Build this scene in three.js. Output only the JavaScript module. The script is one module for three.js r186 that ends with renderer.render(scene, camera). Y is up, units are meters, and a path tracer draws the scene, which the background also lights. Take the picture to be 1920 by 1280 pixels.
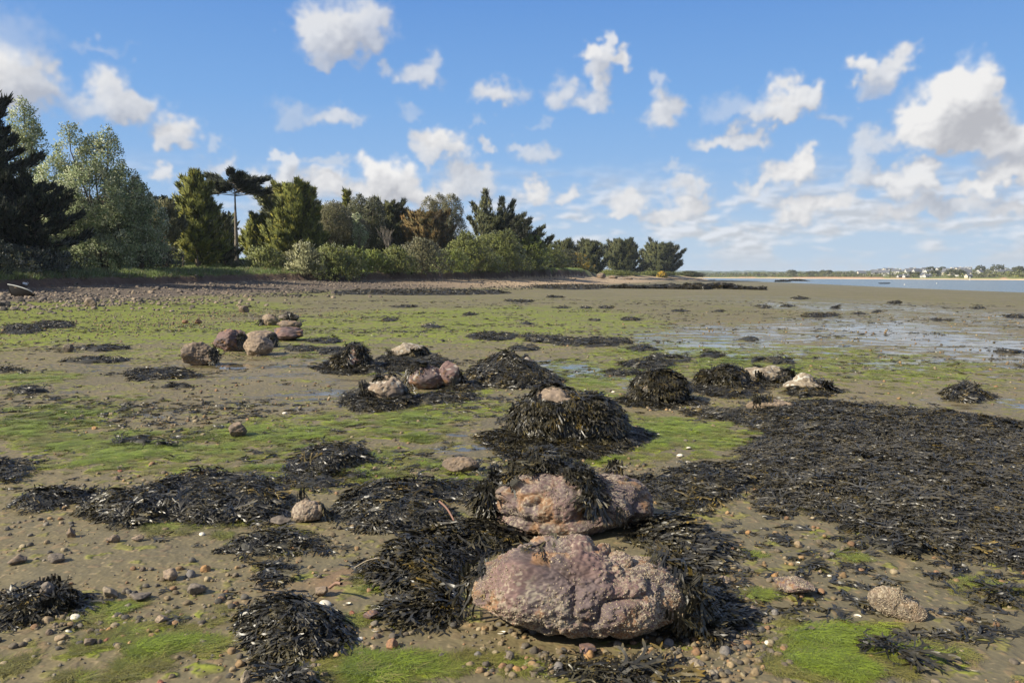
import * as THREE from 'three';
import { mergeGeometries, mergeVertices } from 'three/addons/utils/BufferGeometryUtils.js';

// ---------------------------------------------------------------- camera, light, exposure
const EYE = 1.65, VFOV = 46.4, F = 640 / Math.tan((VFOV / 2) * Math.PI / 180);     // F: focal length in pixels of a 1920 x 1280 frame
const PITCH = Math.atan((640 - 517) / F);
const scene = new THREE.Scene();
const camera = new THREE.PerspectiveCamera(VFOV, 1920 / 1280, 0.1, 12000);
camera.position.set(0, EYE, 0);
camera.rotation.x = -PITCH;
const renderer = new THREE.WebGLRenderer({ antialias: true });
renderer.toneMapping = THREE.LinearToneMapping;
renderer.toneMappingExposure = 1.7;
renderer.shadowMap.enabled = true;
const SUN = new THREE.Vector3(-0.73, 0.60, 0.33).normalize();
const sun = new THREE.DirectionalLight(new THREE.Color(1.0, 0.91, 0.74), 5);
sun.name = 'sun';
sun.position.copy(SUN).multiplyScalar(200).add(new THREE.Vector3(0, 0, -70));
sun.target.position.set(0, 0, -70);
sun.castShadow = true;
Object.assign(sun.shadow.camera, { left: -130, right: 130, top: 130, bottom: -130, near: 10, far: 500 });
sun.shadow.mapSize.set(4096, 4096);
scene.add(sun, sun.target);
const FOG = 0.00011;
if (FOG > 0) scene.fog = new THREE.FogExp2(new THREE.Color(0.72, 0.82, 0.95), FOG);

// ---------------------------------------------------------------- helpers
const { clamp, lerp, smoothstep } = THREE.MathUtils;
const V = (x, y, z) => new THREE.Vector3(x, y, z);
function RNG(seed) {
  let s = seed * 2654435761 >>> 0;
  return () => { s = (s + 0x6d2b79f5) | 0; let t = Math.imul(s ^ (s >>> 15), 1 | s); t = (t + Math.imul(t ^ (t >>> 7), 61 | t)) ^ t; return ((t ^ (t >>> 14)) >>> 0) / 4294967296; };
}
const PERM = new Float32Array(65536);
{ const r = RNG(7); for (let i = 0; i < 65536; i++) PERM[i] = r(); }
const cell2 = (i, j) => PERM[(Math.imul(i, 73) + Math.imul(j, 15731) + Math.imul(i ^ (j << 3), 7919)) & 65535];
const cell3 = (i, j, k) => PERM[(Math.imul(i, 73) + Math.imul(j, 15731) + Math.imul(k, 40503) + Math.imul(i ^ (j << 3) ^ (k << 5), 7919)) & 65535];
function n2(x, y) {                                  // value noise, 0..1
  const i = Math.floor(x), j = Math.floor(y), a = x - i, b = y - j, u = a * a * (3 - 2 * a), v = b * b * (3 - 2 * b);
  const p = cell2(i, j), q = cell2(i + 1, j), r = cell2(i, j + 1), s = cell2(i + 1, j + 1);
  return p + (q - p) * u + (r - p) * v + (p - q - r + s) * u * v;
}
function n3(x, y, z) {
  const i = Math.floor(x), j = Math.floor(y), k = Math.floor(z), a = x - i, b = y - j, c = z - k;
  const u = a * a * (3 - 2 * a), v = b * b * (3 - 2 * b), w = c * c * (3 - 2 * c);
  const l = (k) => { const p = cell3(i, j, k), q = cell3(i + 1, j, k), r = cell3(i, j + 1, k), s = cell3(i + 1, j + 1, k); return p + (q - p) * u + (r - p) * v + (p - q - r + s) * u * v; };
  const lo = l(k); return lo + (l(k + 1) - lo) * w;
}
function fbm2(x, y, o) { let s = 0, a = 0.5, t = 0; for (let i = 0; i < o; i++) { s += a * n2(x, y); t += a; a *= 0.5; const q = x * 1.6 - y * 1.2 + 13.7; y = x * 1.2 + y * 1.6 + 5.3; x = q; } return s / t; }
function fbm3(x, y, z, o) { let s = 0, a = 0.5, t = 0; for (let i = 0; i < o; i++) { s += a * n3(x, y, z); t += a; a *= 0.5; x = x * 2.03 + 3.1; y = y * 2.03 + 7.7; z = z * 2.03 + 1.3; } return s / t; }
const ss = (a, b, x) => { const q = (x - a) / (b - a), t = q <= 0 ? 0 : q >= 1 ? 1 : q; return t * t * (3 - 2 * t); };
const used = new Map();
function numbered(name) { const k = used.get(name) ?? 0; used.set(name, k + 1); return k ? name + '_' + String(k).padStart(3, '0') : name; }
function tag(o, label, category, group, kind) {
  if (label) o.userData.label = label;
  if (category) o.userData.category = category;
  if (group) o.userData.group = group;
  if (kind) o.userData.kind = kind;
  return o;
}
const shade = (o) => { o.traverse((m) => { if (m.isMesh) { m.castShadow = true; m.receiveShadow = true; } }); return o; };
function put(o, name) { o.name = numbered(name); scene.add(o); return shade(o); }
function child(parent, name, geo, mat) { const m = new THREE.Mesh(geo, mat); m.name = name; parent.add(m); return shade(m); }
function geoOf(pos, idx, col, uv) {
  const g = new THREE.BufferGeometry();
  g.setAttribute('position', new THREE.BufferAttribute(pos instanceof Float32Array ? pos : new Float32Array(pos), 3));
  if (idx) g.setIndex(new THREE.BufferAttribute(idx instanceof Uint32Array ? idx : new Uint32Array(idx), 1));
  if (col) g.setAttribute('color', new THREE.BufferAttribute(col instanceof Float32Array ? col : new Float32Array(col), 3));
  if (uv) g.setAttribute('uv', new THREE.BufferAttribute(uv instanceof Float32Array ? uv : new Float32Array(uv), 2));
  g.computeVertexNormals();
  return g;
}
// the ray of a pixel of the 1920 x 1280 photograph, scaled so that it is 1 m per metre of depth
const CP = Math.cos(PITCH), SP = Math.sin(PITCH);
function ray(u, v) { const x = (u - 960) / F, y = (640 - v) / F, dz = CP + y * SP; return [x / dz, (y * CP - SP) / dz]; }
const pt = (u, v, d) => { const [x, y] = ray(u, v); return V(x * d, EYE + y * d, -d); };

// ---------------------------------------------------------------- sky: clear air and cumulus in a computed panorama (azimuth 0 = straight ahead, to the right positive)
{
  const W = 4096, HH = 2048, AIR = 0.59, ppd = W / 360, D = new Float32Array(W * HH), O = new Float32Array(W * HH), B = new Float32Array(W * HH);
  const blob = (az, el, ra, re, dens, bright) => {                 // soft puff; dens = opacity, bright = how white its sunlit side is
    const cx = (az + 180) * ppd, cy = (el + 90) * ppd, rx = ra * ppd / Math.max(0.3, Math.cos(el * Math.PI / 180)), ry = re * ppd;
    for (let y = Math.max(0, Math.floor(cy - ry)); y <= Math.min(HH - 1, cy + ry); y++) for (let x = Math.floor(cx - rx); x <= cx + rx; x++) {
      const a = (x - cx) / rx, b = (y - cy) / ry * (y < cy ? 1.15 : 1), q = a * a + b * b;
      if (q >= 1) continue;
      const k = (1 - q) * (1 - q), i = y * W + ((x % W) + W) % W;
      D[i] += k; O[i] += k * dens; B[i] += k * bright;
    }
  };
  const dir = (u, v) => { const [x, y] = ray(u, v), l = Math.hypot(x, y, 1); return [Math.atan2(x, 1) * 180 / Math.PI, Math.asin(y / l) * 180 / Math.PI]; };
  const px = (u, v, ru, rv, dens = 1, bright = 1) => { const [a, e] = dir(u, v), k = 180 / Math.PI / F; blob(a, e, ru * k * 1.44, rv * k * 1.44, dens, bright); };
  // cumulus seen in the photograph: centre and half size as seen, opacity, whiteness
  for (const c of [[640, 55, 75, 55, .9, .75], [600, 75, 45, 40, .8, .7], [690, 60, 40, 40, .7, .65], [615, 112, 35, 14, .6, .6],
    [35, 140, 45, 48, .95, .85], [75, 175, 45, 45, .8, .7], [-20, 130, 50, 50, 1, .9], [210, 165, 38, 34, .9, .8], [250, 195, 40, 26, .85, .8], [185, 200, 38, 24, .7, .65],
    [325, 250, 36, 28, .95, .85], [325, 275, 32, 16, .8, .65], [405, 270, 18, 8, .4, .5], [785, 148, 42, 22, .75, .7], [820, 120, 18, 22, .6, .65], [722, 135, 14, 20, .5, .6],
    [935, 178, 46, 24, .85, .8], [1135, 75, 10, 20, .8, .9], [1108, 100, 24, 20, .95, 1], [1158, 108, 20, 18, .95, 1], [1125, 140, 24, 36, .85, .85], [1050, 175, 30, 28, .75, .75], [1112, 190, 26, 18, .75, .7],
    [1245, 215, 32, 30, .85, .8], [1238, 165, 16, 16, .5, .6], [1475, 190, 48, 32, .95, .9], [1440, 215, 34, 18, .9, .85], [1508, 182, 28, 22, .85, .85], [1350, 268, 44, 16, .85, .8], [1400, 262, 38, 22, .85, .8],
    [1612, 128, 24, 22, .95, .95], [1690, 108, 24, 20, .9, .9], [1650, 140, 34, 22, .85, .85], [1635, 172, 28, 14, .6, .6],
    [1820, 150, 36, 34, 1, 1], [1775, 205, 60, 48, 1, 1], [1840, 215, 44, 54, 1, .95], [1728, 245, 44, 42, 1, 1], [1790, 268, 82, 26, 1, .75], [1812, 185, 42, 40, 1, 1],
    [1900, 258, 40, 28, .95, .95], [1925, 300, 60, 28, .9, .75], [1900, 335, 60, 18, 1, .95], [1840, 340, 44, 14, .9, .9],
    [1508, 300, 24, 22, 1, 1], [1475, 325, 46, 28, 1, 1], [1420, 350, 28, 18, .8, .8], [1635, 262, 36, 22, .7, .65], [1612, 298, 20, 26, .6, .7], [1605, 330, 22, 22, .7, .75],
    [818, 262, 40, 24, 1, 1], [850, 288, 34, 18, .9, .65], [800, 290, 30, 16, .8, .65], [632, 226, 36, 20, .75, .75], [555, 215, 46, 24, .4, .35], [540, 235, 30, 14, .35, .35], [1005, 295, 38, 20, .65, .6], [915, 272, 14, 13, .7, .8], [975, 282, 20, 14, .5, .6], [890, 240, 12, 10, .3, .6],
    [700, 325, 32, 28, 1, 1.1], [745, 338, 34, 32, 1, 1.1], [785, 368, 34, 22, 1, 1], [715, 365, 50, 24, 1, 1], [612, 340, 34, 26, .95, 1], [640, 360, 32, 18, .9, .95], [535, 320, 22, 34, .8, .85], [545, 360, 44, 30, .9, .9], [525, 295, 14, 14, .7, .8],
    [870, 330, 44, 24, .85, .85], [840, 360, 40, 20, .85, .85], [905, 345, 30, 22, .7, .7], [1000, 365, 26, 22, .95, 1], [1065, 375, 28, 18, .9, .95], [1185, 380, 34, 20, .9, 1], [1165, 405, 26, 16, .9, .95], [1288, 348, 36, 16, .8, .75], [1290, 380, 40, 18, .95, 1.05], [1250, 405, 36, 14, .85, .9],
    [1545, 375, 50, 16, .95, 1], [1490, 398, 30, 20, .95, 1], [1700, 345, 46, 30, .9, .95], [1735, 335, 26, 24, .9, .95], [1640, 345, 24, 16, .7, .8], [1800, 375, 60, 14, .8, .85], [1890, 395, 56, 14, .85, .9], [1700, 395, 60, 14, .8, .85],
    [300, 325, 18, 12, .8, .95], [405, 312, 26, 16, .7, .9], [470, 350, 30, 24, .8, .9], [610, 302, 52, 9, .5, .35], [770, 215, 28, 12, .3, .45], [1265, 320, 24, 9, .45, .4], [1560, 215, 26, 12, .4, .5], [1375, 208, 50, 20, .35, .55], [180, 85, 46, 10, .25, .45], [30, 60, 50, 36, .25, .5], [1020, 235, 20, 9, .25, .5]]) px(...c);
  // the same sort of sky goes on all round and overhead
  const r = RNG(41);
  for (let i = 0; i < 330; i++) {
    const az = r() * 360 - 180, el = 3 + Math.pow(r(), 1.5) * 58, s = (1.1 + r() * 2.2) * (0.6 + el / 26);
    if (Math.abs(az) < 37 && el < 23) continue;
    const dens = 0.55 + r() * 0.45, n = 2 + Math.floor(r() * 4);
    for (let k = 0; k < n; k++) blob(az + (r() - 0.5) * s * 2.4, el + (r() - 0.4) * s, s * (0.7 + r() * 0.8), s * (0.45 + r() * 0.5), dens, 0.6 + r() * 0.4);
  }
  const at = (A, x, y) => { const i = Math.floor(x), j = clamp(Math.floor(y), 0, HH - 2), a = x - i, b = y - j, i0 = ((i % W) + W) % W, i1 = (i0 + 1) % W, p = A[j * W + i0], q = A[j * W + i1], s = A[(j + 1) * W + i0], t = A[(j + 1) * W + i1]; return p + (q - p) * a + (s - p) * b + (p - q - s + t) * a * b; };
  const data = new Float32Array(W * HH * 4);
  const stops = [[0, .52, .64, .77], [2.5, .48, .62, .78], [5, .37, .55, .80], [8, .28, .485, .80], [12, .21, .42, .78], [19, .135, .315, .70], [35, .07, .20, .56], [90, .045, .13, .42]];
  for (let y = 0; y < HH; y++) {
    const el = (y + 0.5) / ppd - 90, e = Math.max(0, el);
    let k = 0; while (k < stops.length - 2 && stops[k + 1][0] < e) k++;
    const f = clamp((e - stops[k][0]) / (stops[k + 1][0] - stops[k][0]), 0, 1), sky = [1, 2, 3].map((c) => lerp(stops[k][c], stops[k + 1][c], f));
    for (let x = 0; x < W; x++) {
      const i = (y * W + x) * 4;
      let c0 = sky[0], c1 = sky[1], c2 = sky[2];
      if (el > -1) {
        const az = x / ppd;                       // the seam lies behind the camera
        if (el < 9) {                            // far banks of cloud, foreshortened into streaks low over the horizon
          const st = 0.8, n = fbm2(az * 0.30 * st, el * 0.95 + 40, 5), m = fbm2(az * 1.0 * st + 3, el * 2.3 + 9, 5), m2 = fbm2(az * 1.0 * st + 3 - 0.25, el * 2.3 + 9.5, 4);
          const q = n * 0.62 + m * 0.38 + ss(8, 2.5, el) * 0.07, a = ss(0.43, 0.68, q) * ss(8.6, 4.2, el) * (0.35 + 0.5 * ss(0.2, 2.0, el));
          const li = 0.60 + 0.24 * clamp((m - m2) * 3.4 + 0.45, 0, 1) * ss(0.2, 2.5, el), w = a * 0.92;
          c0 = lerp(c0, li * .985, w); c1 = lerp(c1, li, w); c2 = lerp(c2, li * 1.04, w);
        }
        const wx = (fbm2(az * 0.85, el * 0.85, 4) - 0.5) * 24 + (fbm2(az * 3.2 + 60, el * 3.2, 3) - 0.5) * 6, wy = (fbm2(az * 0.85 + 31, el * 0.85 + 17, 4) - 0.5) * 22 + (fbm2(az * 3.2, el * 3.2 + 90, 3) - 0.5) * 6;
        const d = at(D, x + wx, y + wy);
        if (d > 0.02) {
          const o = at(O, x + wx, y + wy) / d, b = at(B, x + wx, y + wy) / d;
          const det = fbm2(az * 2.1 + 7, el * 2.1, 5) - 0.5, dd = d * 1.15 + det * 0.5 * (1.2 - 0.5 * b);
          const a = Math.pow(ss(-0.05, lerp(1.35, 0.90, b), dd), 0.95) * Math.min(1, o * 1.02);
          const g = (d - at(D, x + wx - 8, y + wy + 12)) * 0.6 + (at(D, x + wx + 6, y + wy - 20) - at(D, x + wx - 10, y + wy + 20)) * 0.34, g2 = det - (fbm2(az * 2.1 + 7 - 0.28, el * 2.1 + 0.42, 5) - 0.5);
          const lit = clamp(0.52 + g * 0.62 + g2 * 0.42 - Math.max(0, d - 0.9) * 0.10, 0, 1);
          const L = lerp(0.50, 0.86, lit * lerp(0.5, 1, b)) * (1.02 - 0.05 * ss(16, 20, el));
          c0 = lerp(c0, L * lerp(.955, 1.0, lit), a); c1 = lerp(c1, L * lerp(.975, .992, lit), a); c2 = lerp(c2, L * lerp(1.05, .985, lit), a);
        }
      }
      data[i] = c0 * AIR; data[i + 1] = c1 * AIR; data[i + 2] = c2 * AIR; data[i + 3] = 1;
    }
  }
  const out = new Float32Array(W * HH * 4);            // turn so that azimuth 0 is -z and azimuth grows to the right
  for (let y = 0; y < HH; y++) for (let x = 0; x < W; x++) {
    const s = (y * W + ((x + W / 4 * 3 + W / 2) % W)) * 4, t = (y * W + x) * 4;   // column x looks towards angle atan2(z, x) = (x / W - 0.5) * 360
    out[t] = data[s]; out[t + 1] = data[s + 1]; out[t + 2] = data[s + 2]; out[t + 3] = 1;
  }
  const tex = new THREE.DataTexture(out, W, HH, THREE.RGBAFormat, THREE.FloatType);
  tex.mapping = THREE.EquirectangularReflectionMapping; tex.magFilter = THREE.LinearFilter; tex.minFilter = THREE.LinearFilter; tex.wrapS = THREE.RepeatWrapping; tex.needsUpdate = true;
  scene.background = tex; scene.environment = tex;
}

// ---------------------------------------------------------------- the lie of the land
// foot of the bank along the shore: pixel column, distance, height of its foot, height of the bank above it, slope of the land behind
const SHORE = [[-3300, 22, .9, 1.0, .04], [-1100, 42, .75, 1.0, .04], [0, 58, .62, .9, .045], [150, 67, .78, 1.0, .045], [300, 76, .85, .95, .045], [470, 88, 1.1, .95, .045], [600, 96, 1.1, 1.2, .045], [800, 108, 1.08, 1.4, .04],
  [900, 125, 1.12, 1.5, .04], [1030, 160, 1.28, 2.3, .03], [1105, 198, 1.4, 2.2, .01], [1136, 225, 1.4, .5, .004], [1150, 262, 1.45, .55, .003], [1200, 330, 1.5, .6, .003], [1285, 400, 1.5, .7, .002], [1270, 520, 1.4, .7, .002], [1080, 720, 1.3, .7, .002], [500, 950, 1.2, .7, .002], [-900, 1200, 1.2, .7, .002]]
  .map(([u, d, e, b, s]) => ({ x: (u - 960) / F * d, d, e, b, s }));
const SEA = -1.6;
const EDGE = [[0, 90], [60, 94], [156, 100], [211, 105], [303, 120], [422, 136], [571, 145], [882, 205], [1500, 330]];
function waterEdge(d) { let k = 0; while (k < EDGE.length - 2 && EDGE[k + 1][0] < d) k++; const [a, p] = EDGE[k], [b, q] = EDGE[k + 1]; return lerp(p, q, clamp((d - a) / (b - a), 0, 1)); }
const SD = { s: 0, e: 0, b: 0, sl: 0 };
function shore(x, d) {                                   // signed distance from the foot of the bank, landward positive
  let best = 1e18, k = 0, tt = 0, sign = 1;
  for (let i = 0; i < SHORE.length - 1; i++) {
    const p = SHORE[i], q = SHORE[i + 1], ex = q.x - p.x, ed = q.d - p.d, wx = x - p.x, wd = d - p.d, t = clamp((wx * ex + wd * ed) / (ex * ex + ed * ed), 0, 1);
    const rx = wx - ex * t, rd = wd - ed * t, m = rx * rx + rd * rd;
    if (m < best - 1e-9) { best = m; k = i; tt = t; sign = ex * wd - ed * wx > 0 ? 1 : -1; }
  }
  const p = SHORE[k], q = SHORE[k + 1];
  SD.s = sign * Math.sqrt(best); SD.e = lerp(p.e, q.e, tt); SD.b = lerp(p.b, q.b, tt); SD.sl = lerp(p.s, q.s, tt);
  return SD;
}
function H(x, z) {
  const d = -z, xe = waterEdge(Math.max(0, d)), t = (x - 4) / (xe - 4);
  let h = t > 0 ? (t < 1 ? SEA * Math.pow(t, 1.4) : SEA - Math.min(3, (x - xe) * 0.02)) : 0;
  const near = 1 - ss(60, 200, Math.hypot(x, z));
  if (near > 0) h += near * ((n2(x * 0.35 + 3, z * 0.35) - 0.5) * 0.05 + (fbm2(x * 1.3, z * 1.3, 3) - 0.5) * 0.035);
  if (x < 110 || d > 200) {
    const q = shore(x, d), wob = (fbm2(x * 0.22, z * 0.22, 3) - 0.5) * 2.2 + (fbm2(x * 0.9, z * 0.9, 2) - 0.5) * 0.9, s = q.s + (d < 260 ? wob : 0);
    if (s > -17) {
      const r = clamp((s + 17) / 17, 0, 1);
      h = lerp(h, 0, r) + q.e * Math.pow(r, 1.25);
      h += (fbm2(x * 0.8, z * 0.8, 3) - 0.5) * 0.10 * ss(0, .5, r) * (1 - ss(100, 200, d));
    }
    if (s > 0) h += q.b * (0.72 * ss(0, 0.9, s) + 0.28 * ss(0.5, 4, s)) + q.sl * Math.min(60, s) + (fbm2(x * 0.5, z * 0.5, 3) - 0.5) * 0.25 * ss(0.4, 3, s);
  }
  return h;
}
function hit(u, v) {                                     // where the ray of a pixel meets the ground
  const [rx, ry] = ray(u, v);
  let d = 1.2, p = 1.2;
  for (let i = 0; i < 400; i++) { if (EYE + ry * d < H(rx * d, -d)) break; p = d; d *= 1.03; if (d > 2500) break; }
  for (let i = 0; i < 24; i++) { const m = (p + d) / 2; if (EYE + ry * m < H(rx * m, -m)) d = m; else p = m; }
  return V(rx * d, H(rx * d, -d), -d);
}
// soft patches given as seen in the photograph (centre, half width, half height, strength), kept as ellipses on the ground
const spots = (list) => list.map(([u, v, ru, rv, w]) => { const a = hit(u, v - rv), b = hit(u, v + rv), c = hit(u, v), z = (a.z + b.z) / 2; return { x: (u - 960) / F * -z, z, rx: ru / F * -c.z, rz: Math.max(0.05, (b.z - a.z) / 2), w }; });
function field(list, x, z) {
  let s = 0;
  for (let i = 0; i < list.length; i++) { const q = list[i], a = (x - q.x) / q.rx; if (a > 1.35 || a < -1.35) continue; const b = (z - q.z) / q.rz, m = a * a + b * b; if (m < 1.82) { const k = ss(1.82, 0.25, m) * q.w; s = s + k - s * k * 0.5; } }
  return s;
}
const ALGAE = spots([[120, 780, 150, 38, 1], [60, 800, 90, 24, 1], [330, 830, 260, 26, .95], [640, 800, 250, 26, .9], [820, 775, 120, 14, .8], [430, 865, 330, 30, .85], [120, 850, 160, 40, .8], [700, 880, 160, 24, .75], [860, 895, 60, 26, .9], [800, 830, 90, 18, .6],
  [220, 600, 280, 34, 1], [80, 640, 160, 40, .9], [350, 625, 200, 22, .8], [180, 570, 220, 12, .8], [40, 710, 100, 14, .95], [330, 665, 160, 16, .55], [700, 620, 250, 40, .62], [1000, 615, 260, 40, .55], [690, 690, 60, 12, .7], [560, 670, 60, 10, .5], [870, 740, 110, 14, .65],
  [1180, 820, 190, 40, .95], [1330, 812, 100, 28, .9], [1080, 795, 120, 14, .5], [1130, 735, 70, 18, .7], [1080, 700, 190, 20, .7], [1250, 680, 200, 26, .55], [1480, 680, 300, 40, .5], [880, 760, 100, 10, .6], [1000, 880, 70, 22, .55], [1130, 870, 90, 18, .6], [1350, 860, 60, 14, .5], [1700, 700, 260, 40, .35],
  [200, 1190, 200, 50, .62], [110, 1240, 160, 40, .5], [330, 1225, 130, 52, .9], [260, 1150, 130, 26, .6], [700, 1255, 150, 34, 1], [640, 1235, 80, 30, .9], [520, 1262, 120, 22, .6], [700, 1175, 90, 30, .75], [240, 1095, 110, 22, .55], [420, 1000, 180, 24, .45], [260, 985, 120, 16, .4], [700, 1095, 100, 18, .4],
  [1600, 1215, 140, 50, 1.15], [1680, 1200, 110, 40, .9], [1540, 1250, 110, 36, .9], [1880, 1110, 70, 26, .9], [1870, 1240, 90, 34, .65], [1770, 1235, 110, 36, .5], [1430, 1116, 40, 14, .9], [1425, 1046, 30, 10, .8], [1520, 950, 40, 8, .5], [1610, 1040, 22, 10, .8], [900, 1245, 130, 26, .7], [1380, 1100, 30, 8, .4], [1740, 1150, 60, 16, .6], [560, 1030, 60, 14, .4]]);
const WET = spots([[1560, 660, 420, 50, .75], [1800, 660, 260, 60, .8], [1030, 690, 110, 16, 1.1], [1120, 702, 70, 10, 1], [1330, 655, 160, 16, .8], [470, 690, 180, 22, .6], [440, 686, 34, 6, 1.3], [600, 740, 150, 40, .35], [1850, 755, 120, 14, 1], [1580, 760, 110, 12, .5], [1160, 718, 60, 10, .6], [1000, 760, 120, 12, .45], [860, 830, 120, 22, .5], [700, 745, 120, 14, .4], [160, 690, 120, 8, .45], [1740, 600, 260, 30, .35], [1500, 570, 300, 16, .2], [1660, 1010, 160, 50, .35], [1560, 1040, 120, 30, .3], [80, 730, 120, 10, .4], [300, 775, 120, 9, .5]]);
const MUDDY = spots([[400, 720, 250, 60, 1], [900, 815, 120, 30, .8], [1550, 1040, 260, 80, .9], [380, 1040, 330, 80, .8], [1330, 930, 120, 40, .6], [1230, 910, 100, 30, .5], [1780, 1100, 180, 60, .6]]);
const RED = spots([[650, 1085, 70, 22, 1], [340, 1195, 60, 10, .5], [560, 1110, 80, 24, .6], [1290, 1180, 120, 40, .7], [1350, 1100, 90, 40, .6], [960, 1170, 160, 30, .6]]);
const grit = [0, 0, 0, 0, 0];                            // linear r, g, b of the surface, its relief 0..1 and its roughness
function surface(x, z) {
  const d = -z, q = x < 110 || d > 200 ? shore(x, d) : null, far = ss(9, 30, d), farther = ss(28, 90, d);
  const s0 = q ? q.s + (d < 260 ? (fbm2(x * 0.22, z * 0.22, 3) - 0.5) * 2.2 + (fbm2(x * 0.9, z * 0.9, 2) - 0.5) * 0.9 : 0) : -99;
  const a = fbm2(x * 0.45, z * 0.45, 4), b = fbm2(x * 3.1 + 9, z * 3.1, 4), c = fbm2(x * 17, z * 17 + 4, 4), fine = fbm2(x * 70, z * 70, 2), big = fbm2(x * 0.06 + 5, z * 0.06, 3);
  // mud and muddy sand
  let m = ss(0.35, 0.65, a * 0.6 + b * 0.4);
  let r = lerp(.160, .124, m), g = lerp(.130, .106, m), bl = lerp(.066, .062, m);
  const grain = 0.80 + 0.26 * c + 0.22 * (fine - 0.5) + 0.12 * (b - 0.5);
  r *= grain; g *= grain; bl *= grain;
  const red = field(RED, x, z);
  if (red > 0.02) { const k = red * ss(0.3, 0.6, b) * 0.6; r = lerp(r, .20, k); g = lerp(g, .12, k); bl = lerp(bl, .065, k); }
  let h = 0.35 + (b - 0.5) * 0.5 + (c - 0.5) * 0.42 + (fine - 0.5) * 0.16, rough = 0.62 + 0.25 * (c - 0.5) + 0.1 * m;
  // worm casts, crumbs and small stones that lie too thick to tell apart
  const speck = n2(x * 46 + 3, z * 46), speck2 = n2(x * 23 + 8, z * 23 + 60);
  if (speck2 > 0.70) { const k = ss(0.70, 0.86, speck2) * (0.35 + 0.65 * b); h += k * 0.22; const t = n2(x * 9, z * 9); r = lerp(r, lerp(.11, .27, t), k * .8); g = lerp(g, lerp(.085, .18, t), k * .8); bl = lerp(bl, lerp(.055, .09, t), k * .8); }
  if (speck > 0.84 && d < 40) { const k = ss(0.84, 0.95, speck); r = lerp(r, .30, k * .6); g = lerp(g, .23, k * .6); bl = lerp(bl, .13, k * .6); h += k * 0.1; }
  // green weed: filaments lying on the mud near by, an olive film over the far flats
  let al = field(ALGAE, x, z);
  const mud = field(MUDDY, x, z), film = (0.60 * far + 0.16 * ss(20, 45, d)) * (1 - ss(-16, -6, s0)) * (1 - 0.45 * ss(1, 14, x - d * 0.34) * (1 - ss(36, 60, d)));
  al = (al + (0.20 + 0.18 * ss(4, 9, d)) * (1 - far) * (1 - 0.6 * ss(0, 3, x) * (1 - ss(6, 9, d)))) * (1 - 0.6 * mud * (1 - ss(0.85, 1.1, al))) + film;
  if (s0 > -20 && s0 < -9) al += 0.5 * ss(-20, -17, s0) * ss(-9, -13, s0) * (1 - ss(85, 110, d));
  const thread = 1 - Math.abs(2 * n2(x * 21 + 3 * b, z * 34 + a * 20) - 1), clump = fbm2(x * 1.7 + 40, z * 2.6, 4), mott = fbm2(x * 5 + 11, z * 7, 4);
  const cover = ss(0.50, 0.70, al * 0.50 + (clump - 0.5) * 0.8 + (mott - 0.5) * 1.7 + (c - 0.5) * 1.5 * (1 - 0.6 * farther) + (fbm2(x * 11, z * 13, 3) - 0.5) * 1.1 * (1 - far) + 0.13);
  const ga = cover * lerp(0.95, 0.80, farther);
  if (ga > 0.01) {
    const bright = clamp(ss(0.62, 1.15, al) * (1 - 0.75 * farther) + (clump - 0.5) * 1.0 + (mott - 0.5) * 0.8 - 0.05, 0, 1), tw = 0.42 + 0.6 * thread * (0.5 + 1.0 * c) + 0.7 * (mott - 0.5) + 0.9 * (c - 0.5);
    const gr = lerp(.132, .160, bright) * tw, gg = lerp(.118, .190, bright) * tw, gb = lerp(.038, .012, bright) * tw;
    r = lerp(r, gr, ga); g = lerp(g, gg, ga); bl = lerp(bl, gb, ga);
    h += ga * (0.12 + 0.3 * thread * c); rough = lerp(rough, 0.72, ga);
  }
  // standing water left by the tide
  const w = field(WET, x, z) + 0.12 * far + 0.12 * ss(0, 1, (x - d * 0.1) / 60) - 0.30 * cover * (1 - far), pool = fbm2(x * 0.55 + 70, z * 1.15, 3) * 0.22 + fbm2(x * 1.5, z * 2.8 + 30, 3) * 0.38 + fbm2(x * 4.0, z * 7 + 30, 2) * 0.40;
  const rill = fbm2(x * 1.1 + 20, z * 3.4, 3) * 0.6 + fbm2(x * 3.4, z * 8.5 + 3, 3) * 0.4, sheen = ss(0.54, 0.63, rill + 0.11 * clamp(w - 0.35, -0.6, 1)) * ss(0.12, 0.5, w), wet = s0 < -16 ? Math.max(ss(0.78, 0.87, w * 0.27 + pool * 1.02), 0.9 * sheen) : 0;
  if (wet > 0.01) { r *= 1 - 0.35 * wet; g *= 1 - 0.35 * wet; bl *= 1 - 0.32 * wet; h = lerp(h, 0.34, wet); rough = lerp(rough, 0.06, wet); }
  else rough -= 0.16 * clamp(w, 0, 1) * (1 - cover);
  if (q && s0 > -15) {                                   // beach, earth face, grass
    const k = ss(-15, -11, s0), sand = ss(128, 185, (x + 60) * 1 + d * 1.0), t = fbm2(x * 1.3, z * 1.3, 4), t2 = n2(x * 7, z * 7);
    let br = lerp(.100, .34, sand), bg = lerp(.078, .25, sand), bb = lerp(.058, .155, sand);
    const v = 0.68 + 0.5 * t + 0.2 * (t2 - 0.5); br *= v; bg *= v; bb *= v;
    r = lerp(r, br, k); g = lerp(g, bg, k); bl = lerp(bl, bb, k); rough = lerp(rough, .9, k); h = lerp(h, t2 * 0.6 + t * 0.4, k);
    if (s0 > -0.2) { const e = ss(-0.2, 0.3, s0), w = 0.7 + 0.6 * t; r = lerp(r, .078 * w, e); g = lerp(g, .050 * w, e); bl = lerp(bl, .034 * w, e); }
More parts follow.
